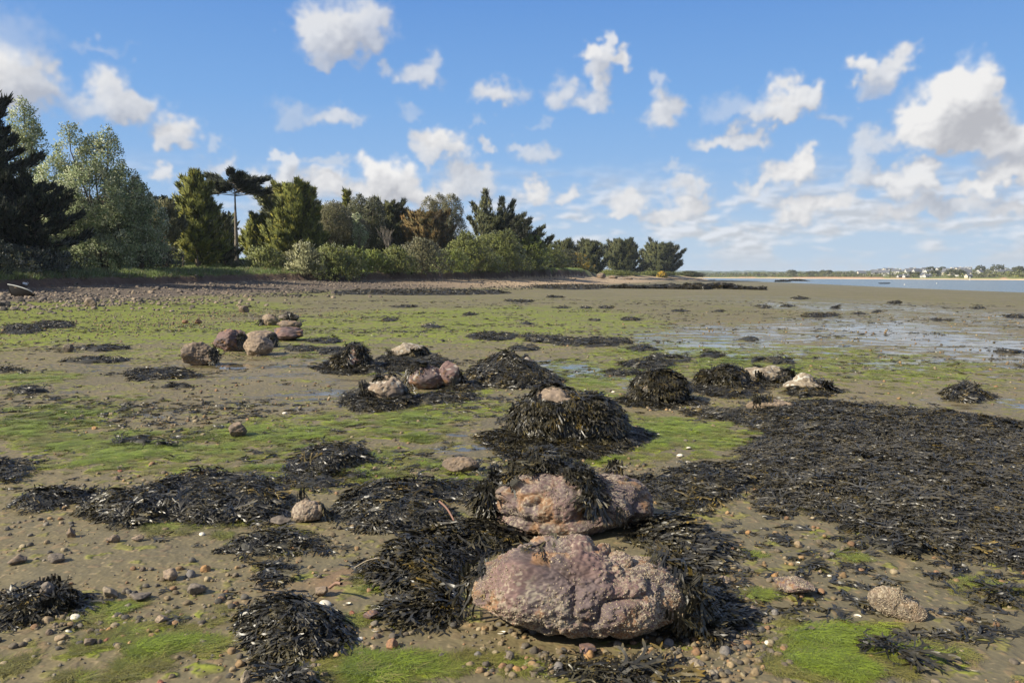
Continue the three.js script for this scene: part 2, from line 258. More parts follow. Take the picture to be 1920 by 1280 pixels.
    if (s0 > 0.7) { const e = ss(0.7, 1.6, s0 + (t2 - 0.5)), w = 0.7 + 0.6 * t; r = lerp(r, .115 * w, e); g = lerp(g, .155 * w, e); bl = lerp(bl, .028 * w, e); }
  }
  grit[0] = clamp(r, 0.01, 0.6); grit[1] = clamp(g, 0.01, 0.6); grit[2] = clamp(bl, 0.005, 0.6); grit[3] = clamp(h, 0, 1); grit[4] = clamp(rough, 0.05, 1);
  return grit;
}
const sRGB = (c) => (c <= 0.0031308 ? 12.92 * c : 1.055 * Math.pow(c, 1 / 2.4) - 0.055);
const GAMMA = new Uint8Array(4096); for (let i = 0; i < 4096; i++) GAMMA[i] = Math.round(255 * sRGB(i / 4095));
// three nested squares of the same surface, finer and finer towards the near ground, and the far remainder
const ZONES = [[-7.2, -13.2, 14.4, 2048, .022], [-26, -48, 52, 2048, .05], [-100, -196, 200, 2048, .12], [-1400, -2600, 2800, 1024, .3]];
const groundMats = ZONES.map(([x0, z0, side, N, bump]) => {
  const col = new Uint8Array(N * N * 4), rel = new Float32Array(N * N * 4);
  for (let j = 0; j < N; j++) for (let i = 0; i < N; i++) {
    const x = x0 + (i + 0.5) / N * side, z = z0 + (j + 0.5) / N * side, k = (j * N + i) * 4;
    if (-z < Math.abs(x) * 1.42 - 2.5) { col[k] = 118; col[k + 1] = 106; col[k + 2] = 84; rel[k] = 0.4; rel[k + 1] = 0.5; col[k + 3] = 255; rel[k + 3] = 1; continue; }   // outside the view: plain mud
    const s = surface(x, z);
    col[k] = GAMMA[s[0] * 4095 | 0]; col[k + 1] = GAMMA[s[1] * 4095 | 0]; col[k + 2] = GAMMA[s[2] * 4095 | 0]; col[k + 3] = 255;
    rel[k] = s[3]; rel[k + 1] = s[4]; rel[k + 2] = 0; rel[k + 3] = 1;
  }
  const map = new THREE.DataTexture(col, N, N), relief = new THREE.DataTexture(rel, N, N, THREE.RGBAFormat, THREE.FloatType);
  map.colorSpace = THREE.SRGBColorSpace;
  for (const t of [map, relief]) { t.magFilter = THREE.LinearFilter; t.minFilter = THREE.LinearFilter; t.needsUpdate = true; }
  return new THREE.MeshPhysicalMaterial({ specularIntensity: 0.65, map, roughnessMap: relief, roughness: 1, bumpMap: relief, bumpScale: bump, metalness: 0 });
});
{
  const rs = [0.35]; while (rs[rs.length - 1] < 6500) { const r = rs[rs.length - 1]; rs.push(r * (r < 2 ? 1.05 : r < 42 ? 1.0105 : r < 135 ? 1.0045 : r < 420 ? 1.009 : 1.05)); }
  const as = []; for (let a = -180; a < 180;) { as.push(a); a += Math.abs(a + 0.1) < 37 ? 0.19 : Math.abs(a) < 50 ? 1 : 5; } as.push(180);
  const nr = rs.length, na = as.length, pos = new Float32Array((nr * na + 1) * 3), uv = new Float32Array((nr * na + 1) * 2), lists = ZONES.map(() => []);
  const zone = (x, z) => { for (let k = 0; k < 3; k++) { const [x0, z0, side] = ZONES[k]; if (x > x0 && x < x0 + side && z > z0 && z < z0 + side) return k; } return 3; };
  const zoneOf = new Uint8Array(nr * na);
  for (let i = 0; i < nr; i++) for (let j = 0; j < na; j++) {
    const k = i * na + j, a = as[j] * Math.PI / 180, x = Math.sin(a) * rs[i], z = -Math.cos(a) * rs[i];
    pos[k * 3] = x; pos[k * 3 + 1] = H(x, z); pos[k * 3 + 2] = z; zoneOf[k] = zone(x, z);
  }
  // every zone wears its own texture, so each keeps its own copy of its vertices
  const P = [], U = [], I = [], groups = [];
  for (let zn = 0; zn < 4; zn++) {
    const [x0, z0, side] = ZONES[zn], remap = new Int32Array(nr * na).fill(-1), start = I.length;
    const take = (k) => { if (remap[k] < 0) { remap[k] = P.length / 3; P.push(pos[k * 3], pos[k * 3 + 1], pos[k * 3 + 2]); U.push((pos[k * 3] - x0) / side, (pos[k * 3 + 2] - z0) / side); } return remap[k]; };
    for (let i = 0; i < nr - 1; i++) for (let j = 0; j < na - 1; j++) {
      const a = i * na + j, b = a + 1, c = a + na, e = c + 1;
      if (Math.max(zoneOf[a], zoneOf[b], zoneOf[c], zoneOf[e]) !== zn) continue;
      I.push(take(a), take(b), take(c), take(b), take(e), take(c));
    }
    groups.push([start, I.length - start, zn]);
  }
  const g = new THREE.BufferGeometry();
  g.setAttribute('position', new THREE.BufferAttribute(new Float32Array(P), 3)); g.setAttribute('uv', new THREE.BufferAttribute(new Float32Array(U), 2)); g.setIndex(new THREE.BufferAttribute(new Uint32Array(I), 1));
  g.computeVertexNormals();
  // one normal per place, so that the borders of the zones do not show
  const nrm = g.attributes.normal, seen = new Map();
  for (let i = 0; i < P.length / 3; i++) { const k = P[i * 3] + ',' + P[i * 3 + 2], s = seen.get(k); if (s === undefined) seen.set(k, i); else { const v = V(nrm.getX(i) + nrm.getX(s), nrm.getY(i) + nrm.getY(s), nrm.getZ(i) + nrm.getZ(s)).normalize(); nrm.setXYZ(i, v.x, v.y, v.z); nrm.setXYZ(s, v.x, v.y, v.z); } }
  for (const q of groups) g.addGroup(...q);
  const ground = new THREE.Mesh(g, groundMats);
  tag(put(ground, 'ground'), null, null, null, 'structure');
}
// ---------------------------------------------------------------- the sea, the far shore and the hills behind it
{
  const N = 512, rel = new Float32Array(N * N * 4);
  for (let j = 0; j < N; j++) for (let i = 0; i < N; i++) {
    const k = (j * N + i) * 4; let h = 0;
    for (const [f, a, sx] of [[6, .5, 1], [13, .3, 2], [31, .2, 3]]) { const wrap = (p, q) => n2(p, q); const u = i / N * f, v = j / N * f, s = i / N, t = j / N; h += a * (wrap(u * sx, v * 2) * (1 - s) + wrap((u - f) * sx, v * 2) * s) * (1 - t) + a * (wrap(u * sx, (v - f) * 2) * (1 - s) + wrap((u - f) * sx, (v - f) * 2) * s) * t; }
    rel[k] = h; rel[k + 1] = 0.5; rel[k + 3] = 1;
  }
  const relief = new THREE.DataTexture(rel, N, N, THREE.RGBAFormat, THREE.FloatType);
  relief.wrapS = relief.wrapT = THREE.RepeatWrapping; relief.magFilter = THREE.LinearFilter; relief.needsUpdate = true;
  const P = [], U = [], I = [];
  const ds = [40, 90, 160, 260, 420, 700, 1200, 2200], xs = [30, 80, 140, 220, 380, 700, 1300, 2600];
  for (const d of ds) for (const x of xs) { const X = d > 500 ? x - 30 - (d - 500) * .8 : x; P.push(X, SEA, -d); U.push(X / 40, d / 40); }
  for (let i = 0; i < ds.length - 1; i++) for (let j = 0; j < xs.length - 1; j++) { const a = i * xs.length + j; I.push(a, a + 1, a + xs.length, a + 1, a + xs.length + 1, a + xs.length); }
  const sea = new THREE.Mesh(geoOf(P, I, null, U), new THREE.MeshPhysicalMaterial({ color: new THREE.Color().setRGB(.055, .095, .115), roughness: 0.22, bumpMap: relief, bumpScale: 0.35, ior: 1.33 }));
  tag(put(sea, 'sea_water'), null, null, null, 'structure');
}
// waterline of the far shore: pixel column and distance; FARD gives its distance for a direction x / d
const FARLINE = [[900, 1500], [1290, 1120], [1410, 1000], [1600, 820], [1700, 730], [1920, 590], [2300, 480], [3000, 380]];
function farD(u) { let k = 0; while (k < FARLINE.length - 2 && FARLINE[k + 1][0] < u) k++; const [a, p] = FARLINE[k], [b, q] = FARLINE[k + 1]; return lerp(p, q, clamp((u - a) / (b - a), 0, 1)); }
// height of the land at a distance behind the far waterline
function farH(u, back) {
  const tr = clamp((u - 1290) / 630, 0, 1), rise = back < 10 ? back * .06 : back < 16 ? .6 + (back - 10) * .25 * (0.4 + n2(u * .03, 2)) : back;
  return SEA + (back < 16 ? rise : 0.6 + 1.2 + Math.min(1, (back - 16) / lerp(900, 480, ss(.4, .6, tr))) * lerp(2.6, 7.2, ss(.40, .60, tr)) + (n2(u * .02, back * .01) - .5) * .8);
}
{
  const P = [], C = [], I = [], us = [], bs = [-6, 0, 4, 9, 12, 16, 24, 40, 80, 160, 300, 500, 800, 1200];
  for (let u = 860; u <= 3000; u += 10) us.push(u);
  for (const b of bs) for (const u of us) {
    const d = farD(u) + b * 1.0, n = n2(u * .11, b * .2), h = farH(u, b);
    P.push((u - 960) / F * d, h, -d);
    const cliff = ss(1470, 1500, u) * ss(1670, 1650, u);
    if (b < 10) C.push(.50 + .1 * n, .39 + .06 * n, .27); else if (b <= 16 && (cliff > .5 || n > .75)) C.push(.30, .17, .10); else C.push(.10 + .06 * n, .115 + .05 * n, .035);
  }
  for (let i = 0; i < bs.length - 1; i++) for (let j = 0; j < us.length - 1; j++) { const a = i * us.length + j; I.push(a, a + 1, a + us.length, a + 1, a + us.length + 1, a + us.length); }
  const land = new THREE.Mesh(geoOf(P, I, C), new THREE.MeshStandardMaterial({ vertexColors: true, roughness: 1, side: THREE.DoubleSide }));
  tag(put(land, 'far_shore_land'), null, null, null, 'structure');
  const Q = [], K = [], J = [], nu = 240, rows = [[3000, 0], [3200, .35], [3500, .8], [3800, 1], [4300, .7], [5200, 0]];
  for (const [d, k] of rows) for (let i = 0; i < nu; i++) {
    const u = 700 + i * 10, top = (517 - (508.2 - 1.2 * (fbm2(u * .012, 3, 4) - .5) * 2)) / F * 3800 + EYE, t = n2(u * .09, d * .01);
    Q.push((u - 960) / F * d, SEA + (top - SEA) * k + (n2(u * .2, d) - .5) * 5 * k, -d); K.push(.045 + .03 * t, .07 + .03 * t, .03 + .01 * t);
  }
  for (let i = 0; i < rows.length - 1; i++) for (let j = 0; j < nu - 1; j++) { const a = i * nu + j; J.push(a, a + 1, a + nu, a + 1, a + nu + 1, a + nu); }
  tag(put(new THREE.Mesh(geoOf(Q, J, K), new THREE.MeshStandardMaterial({ vertexColors: true, roughness: 1, side: THREE.DoubleSide })), 'hills'), null, null, null, 'structure');
}

// ---------------------------------------------------------------- seaweed, rocks and stones on the flats
const matte = (o) => new THREE.MeshStandardMaterial({ vertexColors: true, roughness: 0.9, ...o });
const M = {
  rock: matte({ roughness: 0.82 }), wetRock: matte({ roughness: 0.6 }), stone: matte({ roughness: 0.8 }), shell: matte({ roughness: 0.45 }), barnacle: matte({ roughness: 0.8 }),
  weed: new THREE.MeshStandardMaterial({ vertexColors: true, roughness: 0.42, side: THREE.DoubleSide }),
  mat: new THREE.MeshStandardMaterial({ color: new THREE.Color().setRGB(.018, .017, .012), roughness: 0.7 }),
  alga: new THREE.MeshPhysicalMaterial({ vertexColors: true, roughness: 0.6, side: THREE.DoubleSide, transmission: 0.25, thickness: 0 }),
};
// one frond of wrack: a strap that forks again and again; root at the origin, tips towards +x, up is +y; about 1 long
function frondGeo(seed, forks, width, curl) {
  const r = RNG(seed), P = [], C = [], I = [];
  const strap = (p, a, rise, len, w, k, twist) => {
    let q = p.clone(), ang = a, base = -1;
    const n = k === 0 ? 3 : 2; let roll = twist;
    for (let i = 0; i <= n; i++) {
      const t = i / n, tip = k >= forks && i === n, ww = tip ? w * 0.35 : w * (1 - 0.15 * t) * (k >= forks && i === n - 1 ? 1.35 : 1), tw = (roll += (r() - 0.5) * 0.9);
      const side = V(-Math.sin(ang) * Math.cos(tw), Math.sin(tw), Math.cos(ang) * Math.cos(tw));
      const j = P.length / 3;
      P.push(q.x + side.x * ww, q.y + side.y * ww, q.z + side.z * ww, q.x - side.x * ww, q.y - side.y * ww, q.z - side.z * ww);
      const e = k >= forks ? t : 0, s = 0.8 + r() * 0.4;
      for (let m = 0; m < 2; m++) C.push(lerp(.030, .062, e * e) * s, lerp(.028, .050, e * e) * s, lerp(.022, .020, e * e) * s);
      if (i) I.push(base, j, base + 1, base + 1, j, j + 1);
      base = j;
      if (i < n) { ang += (r() - 0.5) * 0.5; rise = clamp(rise * 0.75 + (r() - 0.58) * curl, -0.45, 0.4); q = q.clone().add(V(Math.cos(ang) * len / n, Math.max(-q.y * 0.5 - 0.012, rise * len / n), Math.sin(ang) * len / n)); }
    }
    if (k < forks) { const sp = 0.30 + r() * 0.22; for (const sgn of [-1, 1]) if (r() < 0.95) strap(q, ang + sgn * sp, rise * 0.5, len * (0.72 + r() * 0.25), w * 0.86, k + 1, roll * 0.8); }
  };
  for (let s = 0; s < 3; s++) strap(V(0, 0, (s - 1) * 0.02), (s - 1) * 0.5 + (r() - 0.5) * 0.3, 0.10 + r() * 0.15, 0.30 + r() * 0.06, width, 0, 0);
  return geoOf(P, I, C);
}
const FRONDS = [1, 2, 3, 4, 5].map((s) => frondGeo(s, 3, 0.044, 0.42));
// a hank of long straps hanging side by side, forked at the ends
function hankGeo(seed) {
  const r = RNG(seed), P = [], C = [], I = [];
  const strap = (x, y, z, a, len, w, n, tip) => { let b = -1; for (let i = 0; i <= n; i++) { const t = i / n, ww = w * (tip ? 1 - .6 * t * t : 1), tw = (r() - .5) * .8, j = P.length / 3, s = .75 + r() * .5, e = tip ? t * t : 0; P.push(x - Math.sin(a) * ww, y + tw * ww, z + Math.cos(a) * ww, x + Math.sin(a) * ww, y - tw * ww, z - Math.cos(a) * ww); for (let m = 0; m < 2; m++) C.push(lerp(.030, .058, e) * s, lerp(.028, .046, e) * s, lerp(.021, .018, e) * s); if (i) I.push(b, j, b + 1, b + 1, j, j + 1); b = j; if (i < n) { a += (r() - .5) * .34; x += Math.cos(a) * len / n; z += Math.sin(a) * len / n; y = Math.max(.0, y + (r() - .5) * .05); } } return [x, y, z, a]; };
  for (let k = 0; k < 8; k++) { const [x, y, z, a] = strap((r() - .5) * .25, r() * .06, (r() - .5) * .42, (r() - .5) * .3, .45 + r() * .2, .026, 4, false); for (const s of [-1, 1]) { const q = strap(x, y, z, a + s * (.16 + r() * .2), .22 + r() * .14, .023, 2, r() < .5); if (r() < .6) for (const u of [-1, 1]) strap(q[0], q[1], q[2], q[3] + u * .3, .13, .02, 2, true); } }
  return geoOf(P, I, C);
}
const HANKS = [21, 22, 23].map(hankGeo);
const WISPS = [11, 12].map((s) => frondGeo(s, 2, 0.055, 0.2));               // a coarser kind for far patches
// places: list of [x, y, z, forward, normal, scale, tint]
const _m = new THREE.Matrix4(), _c = new THREE.Color();
function scatter(parent, name, geos, mat, places, label) {
  geos.forEach((g, k) => {
    const mine = places.filter((_, i) => i % geos.length === k);
    if (!mine.length) return;
    const im = new THREE.InstancedMesh(g, mat, mine.length);
    mine.forEach(([x, y, z, f, n, s, c], i) => {
      const side = V(0, 0, 0).crossVectors(f, n).normalize(), up = V(0, 0, 0).crossVectors(side, f).normalize();
      _m.makeBasis(f.clone().multiplyScalar(s), up.multiplyScalar(s), side.multiplyScalar(s)).setPosition(x, y, z);
      im.setMatrixAt(i, _m); im.setColorAt(i, _c.setRGB(c[0], c[1], c[2]));
    });
    im.name = name; im.userData.kind = 'stuff';
    parent.add(im); shade(im);
  });
}
const weedTint = (r) => { const k = r(), b = 0.6 + r() * 0.9; return k < 0.62 ? [b * .70, b * .69, b * .68] : k < 0.78 ? [b * 1.7, b * 1.66, b * 1.6] : k < 0.94 ? [b * 1.35, b * 1.25, b * 0.8] : [b * 2.4, b * 1.9, b * 0.7]; };
const inside = (poly, x, z) => { let c = false; for (let i = 0, j = poly.length - 1; i < poly.length; j = i++) { const a = poly[i], b = poly[j]; if ((a[1] > z) !== (b[1] > z) && x < (b[0] - a[0]) * (z - a[1]) / (b[1] - a[1]) + a[0]) c = !c; } return c; };
const toEdge = (poly, x, z) => { let m = 1e9; for (let i = 0, j = poly.length - 1; i < poly.length; j = i++) { const a = poly[j], b = poly[i], ex = b[0] - a[0], ez = b[1] - a[1], t = clamp(((x - a[0]) * ex + (z - a[1]) * ez) / (ex * ex + ez * ez), 0, 1); m = Math.min(m, Math.hypot(x - a[0] - ex * t, z - a[1] - ez * t)); } return m; };
const oval = (u, v, ru, rv, n = 14) => Array.from({ length: n }, (_, i) => { const a = i / n * Math.PI * 2; return [u + Math.cos(a) * ru, v + Math.sin(a) * rv]; });
let weedSeed = 100;
// a patch of wrack lying on the flats; its outline is given as pixels of the photograph and kept as an outline on the ground
function weedPatch(name, label, outline, o = {}) {
  const seed = weedSeed++, r = RNG(seed), poly = outline.map(([u, v]) => { const p = hit(u, v); return [p.x, p.z]; });
  let x0 = 1e9, x1 = -1e9, z0 = 1e9, z1 = -1e9; for (const [x, z] of poly) { x0 = Math.min(x0, x); x1 = Math.max(x1, x); z0 = Math.min(z0, z); z1 = Math.max(z1, z); }
  const cx = (x0 + x1) / 2, cz = (z0 + z1) / 2, dist = Math.hypot(cx, cz), cy = H(cx, cz);
  const far = dist > 16, rag = o.rag ?? 0.12 * Math.min(x1 - x0, z1 - z0) + 0.02, mound = o.mound ?? 0.05, size = (o.size ?? (far ? 0.14 + dist * 0.004 : 0.15)) * (far ? 0.9 : 0.92), soft = o.soft ?? Math.max(0.08, mound * 2);
  const deep = (x, z) => (inside(poly, x, z) ? 1 : -1) * toEdge(poly, x, z) + (fbm2(x / (rag * 5) + seed, z / (rag * 5), 4) - 0.5) * 2 * rag * 1.6;
  const top = (x, z) => { const e = deep(x, z); return mound * Math.pow(clamp(e / soft, 0, 1), 0.75) * (0.45 + 0.9 * fbm2(x * 2.2 + seed, z * 2.2, 3)); };
  const g = tag(new THREE.Group(), label, o.category ?? 'seaweed', o.group, o.kind);
  g.position.set(cx, cy, cz); put(g, name);
  // the weed underneath, packed dark against the mud
  const step = clamp(Math.min(x1 - x0, z1 - z0) / 14, 0.03, dist < 16 ? 0.11 : 0.6), nx = Math.ceil((x1 - x0 + 2 * rag) / step) + 1, nz = Math.ceil((z1 - z0 + 2 * rag) / step) + 1, P = [], I = [];
  const E = new Float32Array(nx * nz);
  for (let j = 0; j < nz; j++) for (let i = 0; i < nx; i++) { const x = x0 - rag + i * step, z = z0 - rag + j * step, e = deep(x, z), b = e - (o.thin ?? 0.02) - 0.04 - (fbm2(x * 6, z * 6, 2) - .35) * 0.12 - (o.hole && fbm2(x * 4 + 9, z * 4, 3) < o.hole + .04 ? 9 : 0); E[j * nx + i] = b; P.push(x - cx, H(x, z) + (b > 0 ? top(x, z) * 0.8 + 0.006 : -0.03) - cy, z - cz); }
  for (let j = 0; j < nz - 1; j++) for (let i = 0; i < nx - 1; i++) { const a = j * nx + i, b = a + 1, c = a + nx, d = c + 1; if (Math.max(E[a], E[b], E[c], E[d]) > 0) I.push(a, c, b, b, c, d); }
  if (I.length && !o.bare) { const mt = child(g, 'matted_weed', geoOf(P, I), M.mat); mt.userData.kind = 'stuff'; }
  const area = (x1 - x0) * (z1 - z0), N = Math.min(60000, area * (far ? 4.5 / (size * size) : (o.density ?? 400) * 1.5)), list = [];
  for (let i = 0; i < N; i++) {
    const x = x0 - rag + r() * (x1 - x0 + 2 * rag), z = z0 - rag + r() * (z1 - z0 + 2 * rag), e = deep(x, z);
    if (e < 0 || (o.hole && fbm2(x * 4 + 9, z * 4, 3) < o.hole) || Math.abs(x) > -z * 0.70 + 0.6) continue;
    let yaw = r() * Math.PI * 2;
    if (o.flow !== undefined) yaw = o.flow + (r() - 0.5) * 1.5; else if (o.out) yaw = Math.atan2(z - cz - o.out[1], x - cx - o.out[0]) + (r() - 0.5) * 1.4;
    const eps = 0.06, gx = (top(x + eps, z) - top(x - eps, z)) / (2 * eps), gz = (top(x, z + eps) - top(x, z - eps)) / (2 * eps);
    const n = V(-gx + (r() - 0.5) * 0.36, 1, -gz + (r() - 0.5) * 0.36).normalize(), f = V(Math.cos(yaw), 0, Math.sin(yaw)); f.addScaledVector(n, -f.dot(n)).normalize();
    list.push([x - cx, H(x, z) + top(x, z) * (0.55 + 0.5 * r()) + 0.008 - cy, z - cz, f, n, size * (0.55 + 1.0 * r() * r()), o.dryOrGlint && r() < o.dryOrGlint * ss(.35, .6, fbm2(x * .8 + 3, z * .8, 3)) ? [1.55, 1.5, 1.45] : weedTint(r)]);  // a share of fronds tinted paler grey: specular glints painted into their colour
  }
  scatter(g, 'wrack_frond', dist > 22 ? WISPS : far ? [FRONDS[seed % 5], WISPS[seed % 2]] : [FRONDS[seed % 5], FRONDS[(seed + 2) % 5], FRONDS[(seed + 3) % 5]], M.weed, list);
  return g;
}
// a rock, built from lumps (ellipsoids about one centre) with broken faces and a grained, patchy surface
function sphereDirs(detail) { const g = mergeVertices(new THREE.IcosahedronGeometry(1, detail).deleteAttribute('uv').deleteAttribute('normal'), 1e-5); return g; }
const ICO = new Map(); const ico = (d) => { if (!ICO.has(d)) ICO.set(d, sphereDirs(d)); return ICO.get(d); };
function rockGeo(o) {
  const g0 = ico(o.detail ?? 20), src = g0.attributes.position, n = src.count, P = new Float32Array(n * 3), C = new Float32Array(n * 3), r = RNG(o.seed), [rx, ry, rz] = o.size;
  const planes = Array.from({ length: o.cuts ?? 9 }, () => { const v = V(r() - .5, (r() - .5) * .8, r() - .5).normalize(); return [v, (o.cutAt ?? 0.62) + r() * 0.26]; });
  const big = Math.max(rx, ry, rz), fr = o.freq ?? 1.6, s = o.seed * 7.31, v = V(), lumps = o.lumps;
  for (let i = 0; i < n; i++) {
    v.fromBufferAttribute(src, i);
    let R = 1;
    if (lumps) {                                          // each lump: centre and radii, in units of the rock's half sizes
      let S = 0;
      for (const [c, q] of lumps) { const a = (v.x / q[0]) ** 2 + (v.y / q[1]) ** 2 + (v.z / q[2]) ** 2, b = v.x * c[0] / q[0] ** 2 + v.y * c[1] / q[1] ** 2 + v.z * c[2] / q[2] ** 2, k = (c[0] / q[0]) ** 2 + (c[1] / q[1]) ** 2 + (c[2] / q[2]) ** 2 - 1, dd = b * b - a * k; if (dd > 0) { const t = (b + Math.sqrt(dd)) / a; if (t > 0) S += Math.exp(t * 14); } }
      R = S > 0 ? Math.log(S) / 14 : 0.3;
    }
    for (const [p, c] of planes) { const d = p.dot(v) * R; if (d > c) R = lerp(R, R * c / d, o.hard ?? 0.92); }
    const x = v.x * R * rx, y = v.y * R * ry, z = v.z * R * rz, k = fr / big;
    const w = fbm3(x * k + s, y * k, z * k, 4) - 0.5, w2 = fbm3(x * k * 4 + s, y * k * 4 + 5, z * k * 4, 4) - 0.5, rid = 1 - Math.abs(2 * n3(x * k * 1.7 + s, y * k * 2.6, z * k * 1.7) - 1), w5 = fbm3(x * k * 11 + s, y * k * 13, z * k * 11, 3) - 0.5, w3 = n3(x * 60, y * 60, z * 60) - 0.5, w4 = n3(x * 130 + 5, y * 130, z * 130) - 0.5;
    let D = w5 * (o.pit ?? 0.035) * big + w * (o.lump ?? 0.26) * big + w2 * (o.rough ?? 0.12) * big - Math.pow(rid, 6) * (o.crack ?? 0.03) * big + w3 * (o.grain ?? 0.004) + w4 * (o.grain ?? 0.004);
    if (o.shape) D += o.shape(x / rx, y / ry, z / rz) * big;
    const L = Math.hypot(x, y, z) || 1;
    P[i * 3] = x + x / L * D; P[i * 3 + 1] = y + y / L * D; P[i * 3 + 2] = z + z / L * D;
    if (o.tilt) { const a = o.tilt, X = P[i * 3], Y = P[i * 3 + 1]; P[i * 3] = X * Math.cos(a) - Y * Math.sin(a); P[i * 3 + 1] = X * Math.sin(a) + Y * Math.cos(a); }
    const [c1, c2, c3] = o.colors, m1 = ss(0.42, 0.60, fbm3(x * k * 1.5 + s + 20, y * k * 1.5, z * k * 1.5, 4)), m2 = ss(0.53, 0.66, fbm3(x * k * 3 + s + 50, y * k * 3, z * k * 3, 4)), gr = 0.72 + 0.56 * n3(x * 90, y * 90, z * 90 + s) * (0.6 + 0.8 * n3(x * 25, y * 25, z * 25)), dk = 1 - 0.35 * ss(0.55, 0.75, fbm3(x * k * 2.2 + s + 80, y * k * 5, z * k * 2.2, 3));
    let b = 0;
    if (o.barnacles) { const cover = ss(0.40, 0.62, fbm3(x * k * 1.2 + s, y * k * 1.2 + 30, z * k * 1.2, 3) + o.barnacles(x / rx, y / ry, z / rz)); b = cover * ss(0.50, 0.72, n3(x * 95 + 7, y * 95, z * 95)); }
    const wl = o.white ? o.white * ss(0.56, 0.66, n3(x * 30 + s, y * 30, z * 30) * .7 + .3 * n3(x * 5 + s, y * 5, z * 5)) : 0;
    for (let q = 0; q < 3; q++) { let c = lerp(lerp(c1[q], c2[q], m1), c3[q], m2 * (o.stain ?? .8)) * gr * dk; c = lerp(c, [.40, .345, .25][q], b * .5); c = lerp(c, [.46, .44, .38][q], wl); C[i * 3 + q] = c; }
  }
  const g = geoOf(P, g0.index.array, C);
  return g;
}
const ROCKY = { pink: [[.140, .086, .076], [.094, .068, .066], [.215, .112, .048]], tan: [[.215, .160, .110], [.165, .125, .095], [.27, .20, .13]], grey: [[.14, .115, .09], [.11, .09, .072], [.18, .145, .105]], brown: [[.165, .122, .085], [.115, .088, .066], [.21, .14, .08]], pale: [[.22, .175, .12], [.165, .13, .095], [.27, .22, .155]], rust: [[.21, .105, .05], [.155, .085, .05], [.25, .14, .07]] };
// stand a rock where the photograph shows it: columns u0..u1, highest at row v0, foot at row v1; deep = depth over width
function rock(name, label, u0, u1, v0, v1, o = {}) {
  const foot = hit((u0 + u1) / 2, v1), d0 = -foot.z, w0 = (u1 - u0) / F * d0, dep = w0 * (o.deep ?? 0.75), dc = d0 + dep * 0.42, w = (u1 - u0) / F * dc;
  const cx = ((u0 + u1) / 2 - 960) / F * dc, gy = H(cx, -dc), topY = EYE + ray(960, v0)[1] * dc, h = Math.max(0.02, topY - gy), sink = o.sink ?? 0.25;
  const grp = tag(new THREE.Group(), label, o.category ?? 'rock', o.group);
  const ry = h * (1 + sink) / 2;
  grp.position.set(cx, gy, -dc); grp.rotation.y = o.turn ?? 0; put(grp, name);
  const geo = rockGeo({ ...o, size: [w / 2, ry, dep / 2], colors: ROCKY[o.color ?? 'tan'], detail: o.detail ?? (w * F / dc > 150 ? 44 : w * F / dc > 60 ? 24 : 12) });
  geo.computeBoundingBox();                               // make its outline reach the height and width seen
  const bb = geo.boundingBox, sx = w / (bb.max.x - bb.min.x), sy = h * (1 + sink) / (bb.max.y - bb.min.y);
  geo.translate(-(bb.max.x + bb.min.x) / 2, -bb.min.y, 0); geo.scale(sx, sy, sx); geo.translate(0, -h * sink, 0); geo.computeVertexNormals();
  if (o.edit) { o.edit(geo, w, h, dep); geo.computeVertexNormals(); }
  const body = child(grp, o.bodyName ?? 'bare_rock', geo, o.mat ?? M.rock);
  grp.userData.dims = undefined;
  const info = { grp, geo, w, h, dep, cx, gy, dc, body };
  if (o.weed) drape(info, o.weed, o);
  if (o.shellsOn) encrust(info, o.shellsOn, o.seed);
  return info;
}
// pick places on a mesh by area
function surfaceSpots(geo, r, N, take) {
  const p = geo.attributes.position, ix = geo.index.array, nt = ix.length / 3, cum = new Float32Array(nt), a = V(), b = V(), c = V(); let sum = 0;
  for (let t = 0; t < nt; t++) { a.fromBufferAttribute(p, ix[t * 3]); b.fromBufferAttribute(p, ix[t * 3 + 1]); c.fromBufferAttribute(p, ix[t * 3 + 2]); sum += b.clone().sub(a).cross(c.clone().sub(a)).length() / 2; cum[t] = sum; }
  for (let i = 0; i < N; i++) {
    const x = r() * sum; let lo = 0, hi = nt - 1; while (lo < hi) { const m = (lo + hi) >> 1; if (cum[m] < x) lo = m + 1; else hi = m; }
    a.fromBufferAttribute(p, ix[lo * 3]); b.fromBufferAttribute(p, ix[lo * 3 + 1]); c.fromBufferAttribute(p, ix[lo * 3 + 2]);
    let s = r(), t = r(); if (s + t > 1) { s = 1 - s; t = 1 - t; }
    const q = a.clone().addScaledVector(b.clone().sub(a), s).addScaledVector(c.clone().sub(a), t), n = b.clone().sub(a).cross(c.clone().sub(a)).normalize();
    take(q, n, sum);
  }
}
